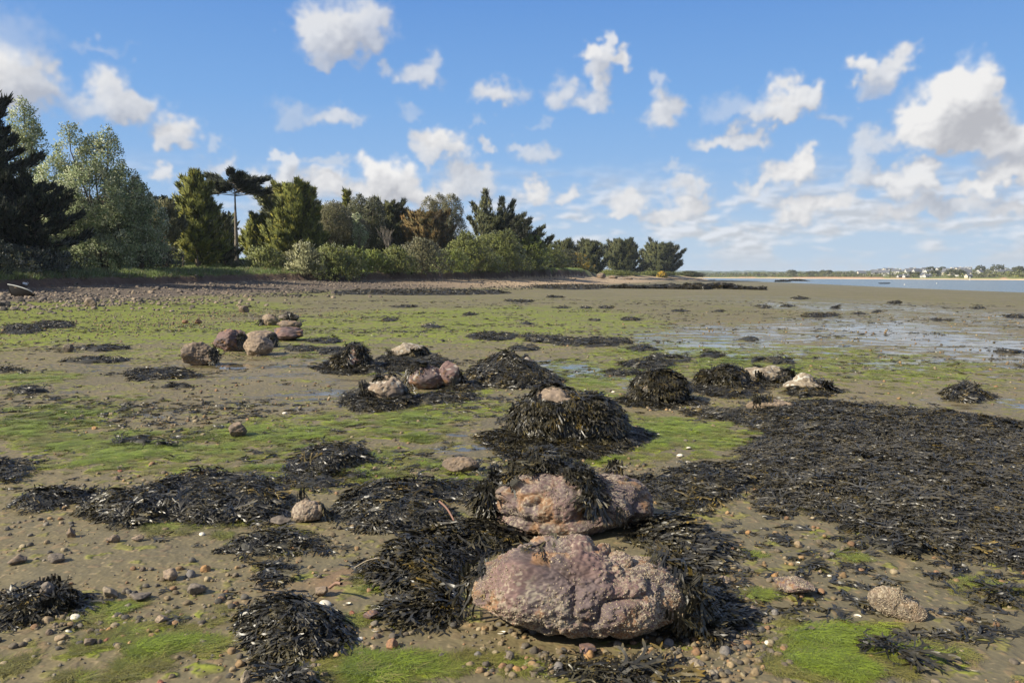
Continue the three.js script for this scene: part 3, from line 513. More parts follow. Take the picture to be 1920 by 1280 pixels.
// wrack growing on a rock and hanging down its sides: cover(x, y, z) in units of half width, height, half depth gives how thick
function drape(k, cover, o = {}) {
  const r = RNG(o.seed * 31 + 5), list = [], size = (o.weedSize ?? 0.17) * 1.35, area = 2.2 * (k.w * k.h + k.w * k.dep * .5 + k.h * k.dep), N = Math.min(30000, area * (o.weedDensity ?? 900) * 0.8 * (0.17 / size) ** 2);
  const col = k.geo.attributes.color, pos = k.geo.attributes.position;
  for (let i = 0; i < pos.count; i++) { const c = cover(pos.getX(i) / (k.w / 2), pos.getY(i) / k.h, pos.getZ(i) / (k.dep / 2)) + (fbm3(pos.getX(i) * 14, pos.getY(i) * 14, pos.getZ(i) * 14, 2) - .5) * .5; if (c > 0.55) { const f = ss(0.55, 0.75, c), b = f * (o.bulk ?? 0.025) / (Math.hypot(pos.getX(i), pos.getY(i), pos.getZ(i)) || 1); if (pos.getY(i) > 0) pos.setXYZ(i, pos.getX(i) * (1 + b), pos.getY(i) * (1 + b), pos.getZ(i) * (1 + b)); col.setXYZ(i, lerp(col.getX(i), .022, f), lerp(col.getY(i), .02, f), lerp(col.getZ(i), .014, f)); } }
  k.geo.computeVertexNormals();
  surfaceSpots(k.geo, r, N, (q, n) => {
    if (q.y < -0.02) return;
    const c = cover(q.x / (k.w / 2), q.y / k.h, q.z / (k.dep / 2)) + (fbm3(q.x * 9, q.y * 9, q.z * 9 + 3, 3) - .5) * .7;
    if (r() > ss(0.45, 0.75, c)) return;
    const side = V(r() - .5, r() * .3 - .15, r() - .5), f = V(0, -1, 0).addScaledVector(side, 0.22 + 1.5 * Math.max(0, n.y) ** 3); f.addScaledVector(V(n.x, 0, n.z), 0.9 * n.y); f.addScaledVector(n, -f.dot(n)).normalize();
    const nn = n.clone().addScaledVector(V(r() - .5, r() - .5, r() - .5), 0.22).normalize(), s = size * (0.6 + r() * 0.8);
    list.push([q.x + n.x * 0.010 - f.x * s * .3, Math.max(0.01, q.y + n.y * 0.010 - f.y * s * .3 * (1 - n.y)), q.z + n.z * 0.010 - f.z * s * .3, f, nn, s, weedTint(r)]);
  });
  const far = k.dc > 16;
  scatter(k.grp, 'hanging_wrack', far ? HANKS : [...HANKS, FRONDS[o.seed % 5]], M.weed, list);
}
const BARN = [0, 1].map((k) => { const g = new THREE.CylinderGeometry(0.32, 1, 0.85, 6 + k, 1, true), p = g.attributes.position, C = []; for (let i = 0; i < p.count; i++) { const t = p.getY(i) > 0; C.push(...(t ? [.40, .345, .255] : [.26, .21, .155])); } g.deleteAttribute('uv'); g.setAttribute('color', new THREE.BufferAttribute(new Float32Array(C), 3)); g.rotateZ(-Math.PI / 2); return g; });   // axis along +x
function encrust(k, cover, seed) {
  const r = RNG(seed * 17 + 3), list = [];
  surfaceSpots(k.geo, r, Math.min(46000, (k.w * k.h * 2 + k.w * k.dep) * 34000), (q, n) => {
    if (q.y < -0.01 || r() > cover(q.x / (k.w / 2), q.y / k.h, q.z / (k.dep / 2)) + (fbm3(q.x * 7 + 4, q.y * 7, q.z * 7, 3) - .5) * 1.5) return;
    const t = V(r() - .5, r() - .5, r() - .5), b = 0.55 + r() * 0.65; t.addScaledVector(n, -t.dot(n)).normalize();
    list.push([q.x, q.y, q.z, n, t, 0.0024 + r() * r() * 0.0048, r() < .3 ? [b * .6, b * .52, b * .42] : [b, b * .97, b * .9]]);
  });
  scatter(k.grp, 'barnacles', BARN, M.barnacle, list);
}
const blobAt = (x, y, z, ...c) => { let m = 0; for (const [a, b, d, r, w = 1] of c) { const q = ((x - a) ** 2 + (y - b) ** 2 + (z - d) ** 2) / (r * r); m = Math.max(m, w * Math.exp(-q * 1.2)); } return m; };
// the pink boulder in front: a broad hump, its left end lifted off the stones, its right end lower and blunt
rock('boulder', 'large pinkish boulder crusted with barnacles, nearest of all boulders', 882, 1320, 1008, 1224, {
  seed: 3, color: 'pink', deep: 0.66, detail: 84, sink: 0.12, cuts: 5, cutAt: 0.82, lump: 0.17, rough: 0.10, crack: 0.085, grain: 0.010, freq: 1.7, pit: .03,
  lumps: [[[-.18, .05, 0], [.80, .90, .95]], [[.30, -.1, .1], [.68, .78, .85]], [[-.05, .45, -.1], [.40, .55, .5]], [[.68, -.15, -.1], [.34, .52, .6]]],
  barnacles: (x, y, z) => 0.02 + 0.16 * ss(.3, -.5, y) + 0.08 * ss(0, .8, x),
  edit: (g, w, h, dep) => {                                              // undercut: the lower edge climbs to the left and is hollow in the middle
    const p = g.attributes.position;
    for (let i = 0; i < p.count; i++) { const x = p.getX(i) / (w / 2), z = p.getZ(i) / (dep / 2); let y = p.getY(i); const lift = 0.30 * h * ss(-.1, -.9, x) + 0.10 * h * ss(.1, -.35, x) * ss(-.4, 0, x) + 0.02 * h; const low = -0.0 + lift * ss(-.6, .3, z); if (y < low) y = low + (y - low) * 0.12; p.setY(i, y); const k = clamp((0.33 * h - y) / (0.4 * h), 0, 1); p.setZ(i, p.getZ(i) - k * k * 0.16 * dep * ss(-.2, .5, z)); }
  },
  weed: (x, y, z) => blobAt(x, y, z, [1.0, .35, .1, .40, 1.2], [.92, .15, .5, .36, 1.1], [.8, .75, -.2, .3, 1.1], [-.95, .5, -.3, .26, 1]) + 0.75 * blobAt(x, y, z, [-.5, .93, .1, .17], [-.22, 1.0, -.1, .12], [.5, .82, .3, .13], [.42, .95, -.2, .15]), weedSize: 0.115, weedDensity: 700,
  shellsOn: (x, y, z) => 0.26 + 0.48 * ss(.7, .2, y) + 0.15 * ss(.1, .7, x),
});
rock('boulder', 'pinkish lumpy boulder capped with dark seaweed, behind the large barnacled one', 912, 1232, 862, 1012, {
  seed: 8, color: 'pink', deep: 0.72, detail: 74, sink: 0.10, cuts: 6, cutAt: 0.76, lump: 0.16, rough: 0.10, crack: 0.08, grain: 0.008, pit: .035,
  lumps: [[[-.22, .08, .1], [.80, .86, .86]], [[-.40, .30, -.25], [.55, .75, .6]], [[.52, -.02, .05], [.46, .74, .78]], [[.70, -.25, .05], [.30, .60, .66]], [[-.05, -.42, .30], [.86, .42, .70]]],
  barnacles: (x, y, z) => 0.06 + 0.05 * ss(.4, -.4, y),
  weed: (x, y, z) => blobAt(x, y, z, [-.75, 1.0, -.2, .60, 1.3], [-.3, 1.05, -.1, .46, 1.2], [.1, 1.0, -.1, .3, 1.1], [-1.0, .55, .1, .30, 1.1], [.08, .85, .45, .26, 1.1], [.18, .62, .75, .22, 1.0], [.5, .95, -.3, .34, .95], [-.62, .72, .55, .13, .9], [.0, .08, .9, .15, .6], [.55, .38, .75, .12, .7]), weedSize: 0.115, weedDensity: 1900, bulk: .05,
  shellsOn: (x, y, z) => 0.32,
});
// the draped group behind them
const all = (lo, ...bare) => (x, y, z) => 1.1 - 1.3 * blobAt(x, y, z, ...bare) - lo * 0;
rock('boulder', 'big boulder wholly hung with black seaweed, bare orange-tan stone showing at its top', 968, 1160, 726, 838, {
  seed: 12, color: 'tan', deep: 0.8, detail: 40, sink: 0.05, cuts: 4, lump: 0.2, rough: 0.1, lumps: [[[-.35, -.05, 0], [.62, .72, .8]], [[.50, -.10, .1], [.50, .72, .75]], [[.08, -.05, .2], [.70, .74, .78]], [[-.22, .55, -.1], [.42, .45, .5]], [[-.75, -.5, .1], [.5, .5, .6]]],
  weed: all(0, [-.22, 1.0, .2, .44, 1.2], [-.45, .55, .8, .20, 1.1]), weedSize: 0.14, weedDensity: 1400,
});
rock('boulder', 'dome-shaped boulder under a smooth coat of dark seaweed with one pale bare streak', 1192, 1286, 697, 757, {
  seed: 15, color: 'pale', deep: 0.85, detail: 30, sink: 0.06, cuts: 2, lump: 0.12, rough: 0.05, weed: all(0, [-.60, .62, .62, .28, 1.2], [-.5, .42, .75, .2, 1.1]), weedSize: 0.12, weedDensity: 1500,
});
rock('boulder', 'seaweed-covered boulder with two white shell-crusted knobs, left of the pale rock pair', 1318, 1404, 690, 731, { seed: 17, color: 'pale', white: .7, deep: 0.8, detail: 26, sink: 0.08, cuts: 4, lump: .3, weed: all(0, [.72, .55, .5, .48, 1.2], [-.55, .85, .5, .26, 1.1]), weedSize: 0.14, weedDensity: 1300 });
rock('boulder', 'low tan boulder spotted with white shells, seaweed hanging on its right half', 1390, 1486, 685, 722, { seed: 18, color: 'pale', white: .6, deep: 0.7, detail: 26, sink: 0.08, cuts: 5, weed: (x, y, z) => blobAt(x, y, z, [.85, .6, .3, .5, 1.1], [-.3, .4, .9, .22, 1], [.1, .1, 1, .4, .9], [-.35, .9, .2, .2, .9]), weedSize: 0.16 });
rock('boulder', 'white pyramid-like boulder crusted with shells, seaweed round its right foot', 1474, 1556, 698, 738, { seed: 21, color: 'pale', white: .8, deep: 0.9, detail: 26, sink: 0.05, cuts: 3, lump: .15, lumps: [[[-.1, -.4, 0], [.95, .7, .9]], [[-.15, .2, 0], [.45, .8, .5]]], weed: (x, y, z) => blobAt(x, y, z, [.9, .2, .3, .55, 1.2], [.3, .0, .9, .38, 1.0], [.35, .6, .5, .22, .9], [.6, .5, .2, .3, 1.0]), weedSize: 0.15 });
rock('flat_rock', 'low tan slab half buried in the seaweed carpet, its right end tilted up', 1404, 1492, 748, 772, { seed: 23, color: 'tan', deep: 0.5, sink: 0.3, cuts: 8, hard: 1, weed: (x, y, z) => blobAt(x, y, z, [-.4, .9, 0, .6, 1.1], [.9, .6, .3, .25, 1]), weedSize: 0.15 });
rock('boulder', 'tan knob of rock at the right end of a long seaweed heap', 962, 1006, 668, 706, { seed: 25, color: 'tan', white: .7, deep: 0.9, sink: 0.1, cuts: 6, weed: (x, y, z) => blobAt(x, y, z, [.1, 1.0, -.2, .4, 1], [-1, .5, .2, .5, 1.2], [.9, .4, .4, .3, .9]), weedSize: 0.14 });
rock('boulder', 'wide pinkish boulder with a sloping pink peak and seaweed over its left shoulder', 764, 864, 676, 732, { seed: 27, color: 'pink', white: .5, deep: 0.7, sink: 0.08, cuts: 6, lumps: [[[-.35, -.1, 0], [.65, .75, .9]], [[.5, .15, 0], [.42, .8, .75]]], weed: (x, y, z) => blobAt(x, y, z, [-.6, .95, .1, .42, 1.15], [1.0, .4, .0, .42, 1.2], [.75, .3, .6, .2, .9], [-1, .5, .2, .2, .9], [.1, .05, .9, .2, .7]), weedSize: 0.14 });
rock('boulder', 'upright tan boulder with white shells on its right side, standing in a ring of seaweed', 678, 758, 702, 755, { seed: 29, color: 'tan', white: .5, deep: 0.8, sink: 0.08, cuts: 6, weed: (x, y, z) => blobAt(x, y, z, [-.3, 1.0, -.2, .42, 1.1], [-.95, .5, .1, .35, 1.2], [.95, .35, .3, .4, 1.2], [.3, .9, -.3, .35, .9]), weedSize: 0.14 });
rock('boulder', 'pale yellowish round-topped boulder with seaweed round its foot, behind the upright tan one', 726, 800, 642, 675, { seed: 31, color: 'pale', white: .5, deep: 0.8, sink: 0.08, cuts: 4, weed: (x, y, z) => blobAt(x, y, z, [.5, .3, .8, .45, 1.2], [-.8, .3, .4, .35, 1.1], [0, .1, .9, .4, 1.0], [.9, .6, .2, .3, 1]), weedSize: 0.15 });
rock('boulder', 'cone-shaped boulder draped with seaweed, pink stone showing on its front', 626, 688, 645, 697, { seed: 33, color: 'pink', white: .6, deep: 0.85, sink: 0.06, cuts: 4, lumps: [[[-.1, -.45, 0], [1, .75, .9]], [[.1, .3, 0], [.5, .75, .55]]], weed: all(0, [.3, .65, .7, .48, 1.25], [.0, .35, .8, .34, 1.1]), weedSize: 0.15, weedDensity: 1100 });
rock('boulder', 'square-cut brown boulder beside a small pool, dark weed on its right edge', 336, 404, 640, 687, { seed: 35, color: 'brown', deep: 0.9, sink: 0.1, cuts: 13, cutAt: .56, hard: .95, lump: .4, rough: .16, weed: (x, y, z) => blobAt(x, y, z, [.95, .6, .3, .42, 1.15], [.7, .1, .7, .3, .9], [-1, .2, .4, .22, 1], [.0, .02, .9, .3, .7]), weedSize: 0.15 });
rock('boulder', 'purplish rough boulder half hidden behind two others, wrack on its right side', 400, 464, 616, 660, { seed: 37, color: 'pink', deep: 0.9, sink: 0.1, cuts: 13, cutAt: .56, lump: .4, rough: .16, weed: (x, y, z) => blobAt(x, y, z, [.8, .5, .4, .42, 1.15], [.4, .0, .9, .45, 1.1]), weedSize: 0.14 });
rock('boulder', 'low rounded tan boulder behind the smooth dome-like one', 456, 518, 618, 652, { seed: 39, color: 'tan', deep: 0.8, sink: 0.1, cuts: 5, weed: (x, y, z) => blobAt(x, y, z, [.9, .4, .3, .5, 1.2]), weedSize: 0.14 });
rock('boulder', 'smooth bare dome-like tan boulder with a broad flat front', 450, 513, 629, 668, { seed: 41, color: 'tan', deep: 0.8, sink: 0.12, cuts: 13, cutAt: .56, lump: .2, rough: .06, weed: (x, y, z) => blobAt(x, y, z, [1.1, .2, -.2, .4, 1.2]), weedSize: 0.15 });
rock('boulder', 'bare grey-pink boulder with a vertical crack, lowest of the small stack', 510, 569, 612, 639, { seed: 43, color: 'pink', deep: 0.75, sink: 0.12, cuts: 13, cutAt: .56, hard: .95, crack: .08 });
rock('boulder', 'flat brown slab-like rock with a pale rim, between two boulders of the stack', 518, 566, 600, 616, { seed: 45, color: 'brown', deep: 0.7, sink: 0.15, cuts: 8, hard: 1 });
rock('boulder', 'dark weedy rock at the back of the stack', 522, 560, 587, 602, { seed: 47, color: 'grey', deep: 0.8, sink: 0.15, cuts: 6, weed: (x, y, z) => blobAt(x, y, z, [.2, .8, .3, .8, .9]), weedSize: 0.2 });
rock('boulder', 'small brown boulder with dark weed streaks, left in the stack', 490, 524, 588, 610, { seed: 49, color: 'tan', deep: 0.8, sink: 0.15, cuts: 6, weed: (x, y, z) => blobAt(x, y, z, [-.9, .2, .5, .4, 1.1], [.5, .7, .5, .25, .9]), weedSize: 0.2 });
rock('stone_block', 'lone cube-like brown stone standing on green weed', 422, 456, 791, 822, { seed: 51, color: 'brown', category: 'stone', deep: 0.9, sink: 0.12, cuts: 14, cutAt: .58, hard: 1, lump: .12, rough: .05, turn: .3 });
rock('flat_stone', 'flat dark-tipped stone lying on mud left of the capped boulder', 826, 898, 856, 887, { seed: 53, color: 'brown', category: 'stone', deep: 0.7, sink: 0.15, cuts: 9, hard: .95, lump: .2, weed: (x, y, z) => blobAt(x, y, z, [.95, .2, .2, .42, 1]), weedSize: .1 });
rock('rock', 'round yellowish rock at the right end of a long seaweed mat', 537, 598, 937, 981, { seed: 55, color: 'tan', deep: 0.9, sink: 0.15, cuts: 3, lump: .2, rough: .1, detail: 30, weed: (x, y, z) => blobAt(x, y, z, [.9, .5, .2, .42, 1.1], [-.2, 1, -.4, .3, .9]), weedSize: .12, barnacles: () => .1 });
rock('rock', 'small brownish rock at the left end of a long seaweed mat', 250, 292, 946, 975, { seed: 57, color: 'brown', deep: 0.8, sink: 0.2, cuts: 5, weed: (x, y, z) => blobAt(x, y, z, [.8, .7, 0, .4, 1]), weedSize: .1 });
rock('rock', 'grey rock tip poking out of a seaweed heap at the lower left', 22, 92, 1090, 1152, { seed: 59, color: 'grey', deep: 0.9, sink: 0.1, cuts: 5, detail: 30, lumps: [[[-.1, -.4, 0], [1, .7, .9]], [[.1, .3, 0], [.42, .8, .5]]], weed: all(0, [.2, 1, .1, .7, 1.2]), weedSize: .085, weedDensity: 1200 });
rock('stone', 'flat-topped pinkish stone with a dusting of barnacles, left of a long barnacled one', 1468, 1546, 1084, 1122, { seed: 61, color: 'pink', category: 'stone', deep: 0.85, sink: 0.12, cuts: 12, cutAt: .5, hard: 1, lump: .10, rough: .05, detail: 44, turn: -.3, barnacles: () => .12, shellsOn: (x, y) => .25 + .3 * ss(.3, .8, y) });
rock('stone', 'long reddish stone covered in pale barnacles, lying aslant on wet mud', 1653, 1759, 1102, 1164, { seed: 63, color: 'brown', category: 'stone', deep: 0.42, sink: 0.12, cuts: 5, cutAt: .74, hard: .95, lump: .10, rough: .04, detail: 44, turn: -.42, tilt: -.16, lumps: [[[-.3, .12, 0], [.72, .8, .85]], [[.3, -.1, 0], [.72, .66, .8]]], barnacles: () => .1, shellsOn: (x, y) => .55 });
for (const [u, v, w, h, c, t] of [[727, 1217, 24, 20, 'rust', 'rounded red stone on green weed below the seaweed fan'], [688, 1166, 34, 24, 'pink', 'small whitish-pink stone right of the round seaweed clump'], [440, 1282, 20, 26, 'pale', 'pale upright pebble at the very bottom edge'], [193, 1020, 26, 18, 'brown', 'dark angular stone, middle one of three on bare mud'], [112, 1010, 20, 22, 'brown', 'small dark upright stone, leftmost of three on bare mud'], [241, 1016, 22, 14, 'tan', 'small tan stone, rightmost of three on bare mud'],
  [83, 1057, 30, 20, 'grey', 'dark rounded stone behind the weedy rock tip'], [10, 1060, 34, 20, 'brown', 'dark stone at the left edge of the flats'], [302, 1090, 30, 26, 'tan', 'pointed tan stone at the head of a stone scatter'], [349, 1118, 38, 24, 'grey', 'blue-grey stone amid a scatter of small stones'], [185, 1124, 28, 26, 'pale', 'pale lumpy stone with weed at its foot'], [240, 1130, 40, 20, 'grey', 'flat dark barnacled stone near the pale lumpy one'], [592, 1120, 24, 22, 'tan', 'tan stone above the round seaweed clump'], [515, 986, 44, 18, 'grey', 'low flat stone under thin seaweed strands'], [282, 1170, 24, 18, 'tan', 'tan stone in front of the stone scatter'], [138, 1214, 22, 20, 'brown', 'brown stone with a shadowed hollow on left-hand mud'],
  [1372, 1096, 22, 16, 'tan', 'tan stone right of the strands between the two front boulders'], [1428, 1150, 20, 14, 'tan', 'small tan stone between the boulder shadow and the pinkish stone'], [1318, 1252, 32, 16, 'pale', 'flat pale stone below the right end of the front boulder'], [1108, 1232, 34, 22, 'pink', 'barnacled pinkish stone wedged under the front boulder'], [956, 1242, 18, 22, 'grey', 'grey upright stone in weed below the front boulder'], [370, 607, 14, 10, 'rust', 'small rust-brown stone beyond the bare mud'], [345, 607, 12, 8, 'rust', 'dark rust stone, left of a pair beyond the mud'], [124, 661, 18, 16, 'grey', 'grey stone in a dark weed patch on the left flats'], [456, 586, 20, 14, 'brown', 'brown weedy stone behind the stack of boulders'], [170, 575, 26, 18, 'tan', 'blunt tan boulder on the beach nearest the green weed']])
  rock('stone', t, u - w / 2, u + w / 2, v - h, v, { seed: u, color: c, category: 'stone', deep: .9, sink: .15, cuts: 13, cutAt: .52, hard: .97, lump: .16, rough: .08, detail: 10, grain: .002 });

// ---------------------------------------------------------------- wrack lying on the flats
weedPatch('seaweed_bed', 'broad carpet of grey-black seaweed over the flats on the right', [[1186, 905], [1215, 888], [1300, 884], [1370, 868], [1395, 838], [1440, 812], [1400, 800], [1330, 788], [1262, 770], [1330, 764], [1400, 768], [1450, 758], [1560, 755], [1660, 768], [1780, 772], [1960, 800], [2040, 900], [2040, 1100], [1925, 1075], [1850, 1050], [1740, 1040], [1630, 1018], [1585, 990], [1540, 968], [1450, 968], [1390, 948], [1330, 972], [1260, 968], [1215, 945]], { mound: .10, rag: .16, soft: .7, density: 500, size: .145, kind: 'stuff', hole: .36, dryOrGlint: .85 });
const P8 = (name, label, pts, o) => weedPatch(name, label, pts, o);
P8('seaweed_mat', 'long black seaweed mat lying between the two half-buried small rocks', [[200, 948], [300, 915], [345, 898], [430, 892], [520, 900], [560, 930], [548, 965], [510, 985], [440, 996], [400, 985], [330, 978], [240, 985]], { mound: .10, density: 520, dryOrGlint: .3 });
P8('seaweed_mat', 'seaweed mat behind the reddish driftwood stick', [[625, 935], [680, 912], [760, 905], [880, 908], [860, 935], [800, 950], [840, 975], [800, 1000], [700, 1012], [645, 995], [620, 965]], { mound: .09, density: 520, dryOrGlint: .3 });
P8('seaweed_mat', 'thin flat seaweed mat at the left with trailing strands', [[10, 958], [50, 932], [120, 918], [215, 922], [180, 945], [100, 960], [40, 968]], { mound: .06, density: 420 });
P8('seaweed_mat', 'dark seaweed patch cut by the left edge above the mud', [[-60, 905], [-30, 872], [40, 868], [72, 885], [40, 905]], { mound: .06 });
P8('seaweed_mat', 'ragged seaweed mat with a pale shell in it, left of the flat dark-tipped stone', [[525, 868], [560, 845], [640, 842], [700, 848], [715, 868], [660, 884], [600, 888], [545, 880]], { mound: .09, density: 520, dryOrGlint: .3 });
P8('seaweed_mat', 'thin seaweed scatter just in front of the ragged mat', [[530, 900], [600, 886], [690, 888], [700, 900], [620, 916], [550, 918]], { mound: .03, density: 260, hole: .46 });
P8('seaweed_fan', 'wide fan of seaweed streaming left from between the two front boulders', [[690, 1062], [760, 1022], [830, 992], [905, 985], [960, 1000], [1000, 1018], [920, 1040], [892, 1075], [884, 1120], [900, 1160], [850, 1168], [800, 1160], [770, 1135], [790, 1110], [735, 1095]], { mound: .12, density: 620, flow: 2.5, size: .19, soft: .35 });
P8('seaweed_fan', 'seaweed strands lying right of the gap between the two front boulders', [[1190, 1010], [1235, 975], [1300, 975], [1350, 1000], [1372, 1040], [1350, 1075], [1300, 1082], [1250, 1060], [1210, 1035]], { mound: .11, density: 800, flow: .5, size: .17, soft: .3 });
P8('seaweed_fan', 'shaded seaweed hanging to the ground off the right end of the nearest boulder', [[1270, 1095], [1320, 1085], [1390, 1130], [1410, 1170], [1370, 1205], [1310, 1225], [1285, 1200]], { mound: .10, density: 800, flow: .9, size: .15, soft: .3 });
P8('seaweed_clump', 'round bushy seaweed clump with fronds spreading from its top', [[448, 1195], [470, 1160], [520, 1135], [580, 1135], [630, 1155], [650, 1195], [625, 1225], [560, 1245], [500, 1245], [462, 1225]], { mound: .22, density: 1000, out: [0, -.1], size: .15, soft: .34, rag: .05 });
P8('seaweed_clump', 'seaweed heap round the grey rock tip at the lower left', [[-40, 1150], [0, 1115], [45, 1100], [100, 1115], [140, 1140], [100, 1155], [40, 1165], [0, 1172]], { mound: .12, density: 900, out: [0, 0], size: .15 });
P8('seaweed_scrap', 'loose seaweed scrap with a stone in it, above the round clump', [[420, 1035], [470, 1012], [520, 1000], [580, 1005], [640, 1035], [560, 1045], [480, 1050]], { mound: .05, density: 420, hole: .42 });
P8('seaweed_scrap', 'small fan-shaped seaweed scrap on mud, under the stone-bearing one', [[480, 1078], [510, 1060], [540, 1068], [545, 1088], [510, 1096]], { mound: .05, density: 700 });
P8('seaweed_scrap', 'flat seaweed strands at the bottom edge below the front boulder', [[1000, 1275], [1060, 1248], [1150, 1245], [1250, 1250], [1330, 1275], [1250, 1300], [1080, 1300]], { mound: .05, density: 600, hole: .36 });
P8('seaweed_scrap', 'seaweed strands at the bottom edge below the round clump', [[480, 1282], [510, 1258], [560, 1262], [600, 1290], [540, 1310]], { mound: .05, density: 700 });
P8('seaweed_scrap', 'twisted dark strand of weed lying across the bright green mat', [[1620, 1202], [1660, 1205], [1722, 1238], [1700, 1242], [1650, 1222]], { mound: .03, density: 600, rag: .02, soft: .05 });
P8('seaweed_scrap', 'curled dark weed scrap in green weed near the right edge', [[1845, 1098], [1885, 1110], [1910, 1132], [1880, 1134], [1850, 1116]], { mound: .03, density: 500, rag: .02, soft: .05 });
P8('seaweed_scrap', 'detached seaweed scrap off the front edge of the broad carpet', [[1600, 1012], [1640, 1002], [1700, 1020], [1760, 1035], [1700, 1040], [1640, 1030]], { mound: .05, density: 500 });
// skirts round the draped rocks
P8('seaweed_skirt', 'wide skirt of seaweed round the foot of the big draped boulder', [[922, 828], [960, 805], [1000, 785], [1100, 785], [1165, 800], [1210, 818], [1160, 838], [1110, 858], [1040, 862], [980, 848]], { mound: .10, density: 650, out: [0, 0], soft: .4 });
P8('seaweed_skirt', 'seaweed skirt trailing left from the dome-shaped boulder', [[1140, 752], [1190, 735], [1240, 728], [1300, 748], [1330, 756], [1270, 768], [1200, 765]], { mound: .09, density: 520, out: [0, 0], soft: .4 });
P8('seaweed_skirt', 'seaweed around the shell-crusted boulder and the pale rock pair', [[1280, 728], [1320, 712], [1400, 708], [1490, 706], [1500, 722], [1440, 736], [1390, 748], [1330, 742]], { mound: .06, density: 420, soft: .4 });
P8('seaweed_skirt', 'seaweed trailing right from the white pyramid-like boulder', [[1480, 738], [1530, 726], [1580, 734], [1560, 744], [1500, 746]], { mound: .07, soft: .3 });
P8('seaweed_skirt', 'dark ring of seaweed round the upright tan boulder', [[624, 755], [680, 738], [760, 738], [790, 755], [770, 770], [710, 778], [650, 772]], { mound: .08, density: 520, out: [0, 0] });
P8('seaweed_skirt', 'seaweed spread round the cone-shaped boulder', [[592, 692], [630, 676], [690, 680], [735, 690], [700, 700], [640, 705]], { mound: .08, out: [0, 0] });
P8('seaweed_skirt', 'seaweed round the foot of the pale round-topped boulder', [[706, 682], [740, 666], [810, 668], [845, 676], [800, 694], [735, 696]], { mound: .08, out: [0, 0] });
P8('seaweed_skirt', 'seaweed at the right foot of the wide pinkish boulder', [[820, 728], [850, 700], [880, 712], [900, 728], [860, 736]], { mound: .12, soft: .4 });
P8('seaweed_heap', 'long humped seaweed heap running left from the tan rock knob', [[868, 708], [900, 690], [960, 682], [1010, 700], [1072, 715], [1040, 724], [960, 726], [900, 722]], { mound: .34, density: 420, soft: .9, size: .2 });
P8('seaweed_heap', 'lone low seaweed heap on the wet flat near the right edge', [[1762, 748], [1790, 738], [1830, 736], [1866, 748], [1830, 756], [1790, 756]], { mound: .26, density: 420, soft: .5, size: .2 });
P8('seaweed_mat', 'dark seaweed line stretching right of the upright boulder ring', [[765, 748], [820, 740], [900, 744], [890, 754], [820, 758]], { mound: .05 });
// the smaller patches scattered over the flats, one outline each
for (const [u, v, ru, rv, t] of [[180, 676, 52, 6, 'thin dark weed patch on the left flats beside the grey stone'], [300, 702, 76, 8, 'broad dark weed patch on grey mud left of the square-cut boulder'], [335, 727, 34, 5, 'small dark weed patch below the broad one on grey mud'], [270, 712, 40, 5, 'weed streak hugging the broad patch on grey mud'], [285, 832, 42, 8, 'dark weed scrap on the bright green band'], [30, 700, 60, 9, 'weed patch at the left edge above the bright green band'], [55, 735, 34, 6, 'weed patch at the left edge, on green, below another'], [180, 655, 60, 6, 'weed streak on olive green at far left'], [40, 618, 44, 8, 'weed patch in the green weed near the beach at far left'], [100, 610, 40, 6, 'second weed patch in the green weed near the beach'], [560, 655, 40, 6, 'weed strip right of the dome-like tan boulder'], [640, 660, 40, 6, 'weed strip between the dome-like and cone-shaped boulders'], [600, 640, 30, 4, 'faint weed strip behind the cone-shaped boulder'],
  [925, 632, 50, 8, 'dark weed patch, left end of the chain across the middle flats'], [1010, 636, 50, 7, 'dark weed patch in the middle of the chain across the flats'], [1100, 642, 66, 8, 'dark weed patch, right end of the chain across the flats'], [985, 653, 34, 6, 'weed patch just below the chain'], [1205, 656, 32, 6, 'oval weed patch right of the chain'], [1255, 673, 40, 6, 'weed patch beside thin pools, behind the dome-shaped boulder'], [1215, 686, 40, 6, 'low weed patch beside a pool behind the dome-shaped boulder'], [1335, 668, 30, 5, 'weed patch above the shell-crusted boulder'], [1450, 678, 32, 6, 'weed patch above the pale rock pair'], [1175, 700, 30, 4, 'weed streak behind the dome-shaped boulder'], [1190, 770, 26, 4, 'weed scrap on the right of the big draped boulder']])
  weedPatch('seaweed_patch', t, oval(u, v, ru, rv), { mound: .06, rag: .12 + .1 * ru / 30, hole: .40, density: 240, size: .19, thin: .0, category: 'seaweed', group: 'seaweed patches on the middle flats' });
for (const [u, v, ru, rv] of [[980, 565, 34, 2.5], [1040, 557, 20, 2], [1100, 578, 14, 2], [1140, 577, 12, 2], [1185, 600, 22, 3], [1118, 601, 14, 2], [990, 607, 16, 2.5], [1050, 577, 12, 1.6], [1275, 583, 16, 2.5], [1350, 583, 10, 2], [1435, 576, 14, 2.5], [1475, 574, 10, 2], [1540, 592, 52, 4], [1645, 585, 20, 3], [1610, 588, 16, 2], [1905, 594, 20, 4], [1650, 653, 26, 3], [1583, 650, 18, 2.5], [1570, 666, 18, 3], [1410, 637, 14, 2.5], [1530, 672, 16, 2], [1835, 578, 12, 2], [1680, 568, 16, 2.5], [1565, 577, 10, 2.5], [810, 613, 20, 3], [730, 600, 24, 3], [880, 590, 20, 2.5], [1890, 660, 14, 2], [1760, 600, 14, 2], [1500, 560, 14, 2], [760, 575, 24, 3], [830, 640, 20, 3], [860, 655, 24, 3]])
  weedPatch('seaweed_patch', 'thin dark seaweed patch on the far mudflat', oval(u, v, ru * .8, rv * .85), { mound: .05, rag: .3, hole: .36, category: 'seaweed', group: 'thin seaweed patches on the far mudflat' });

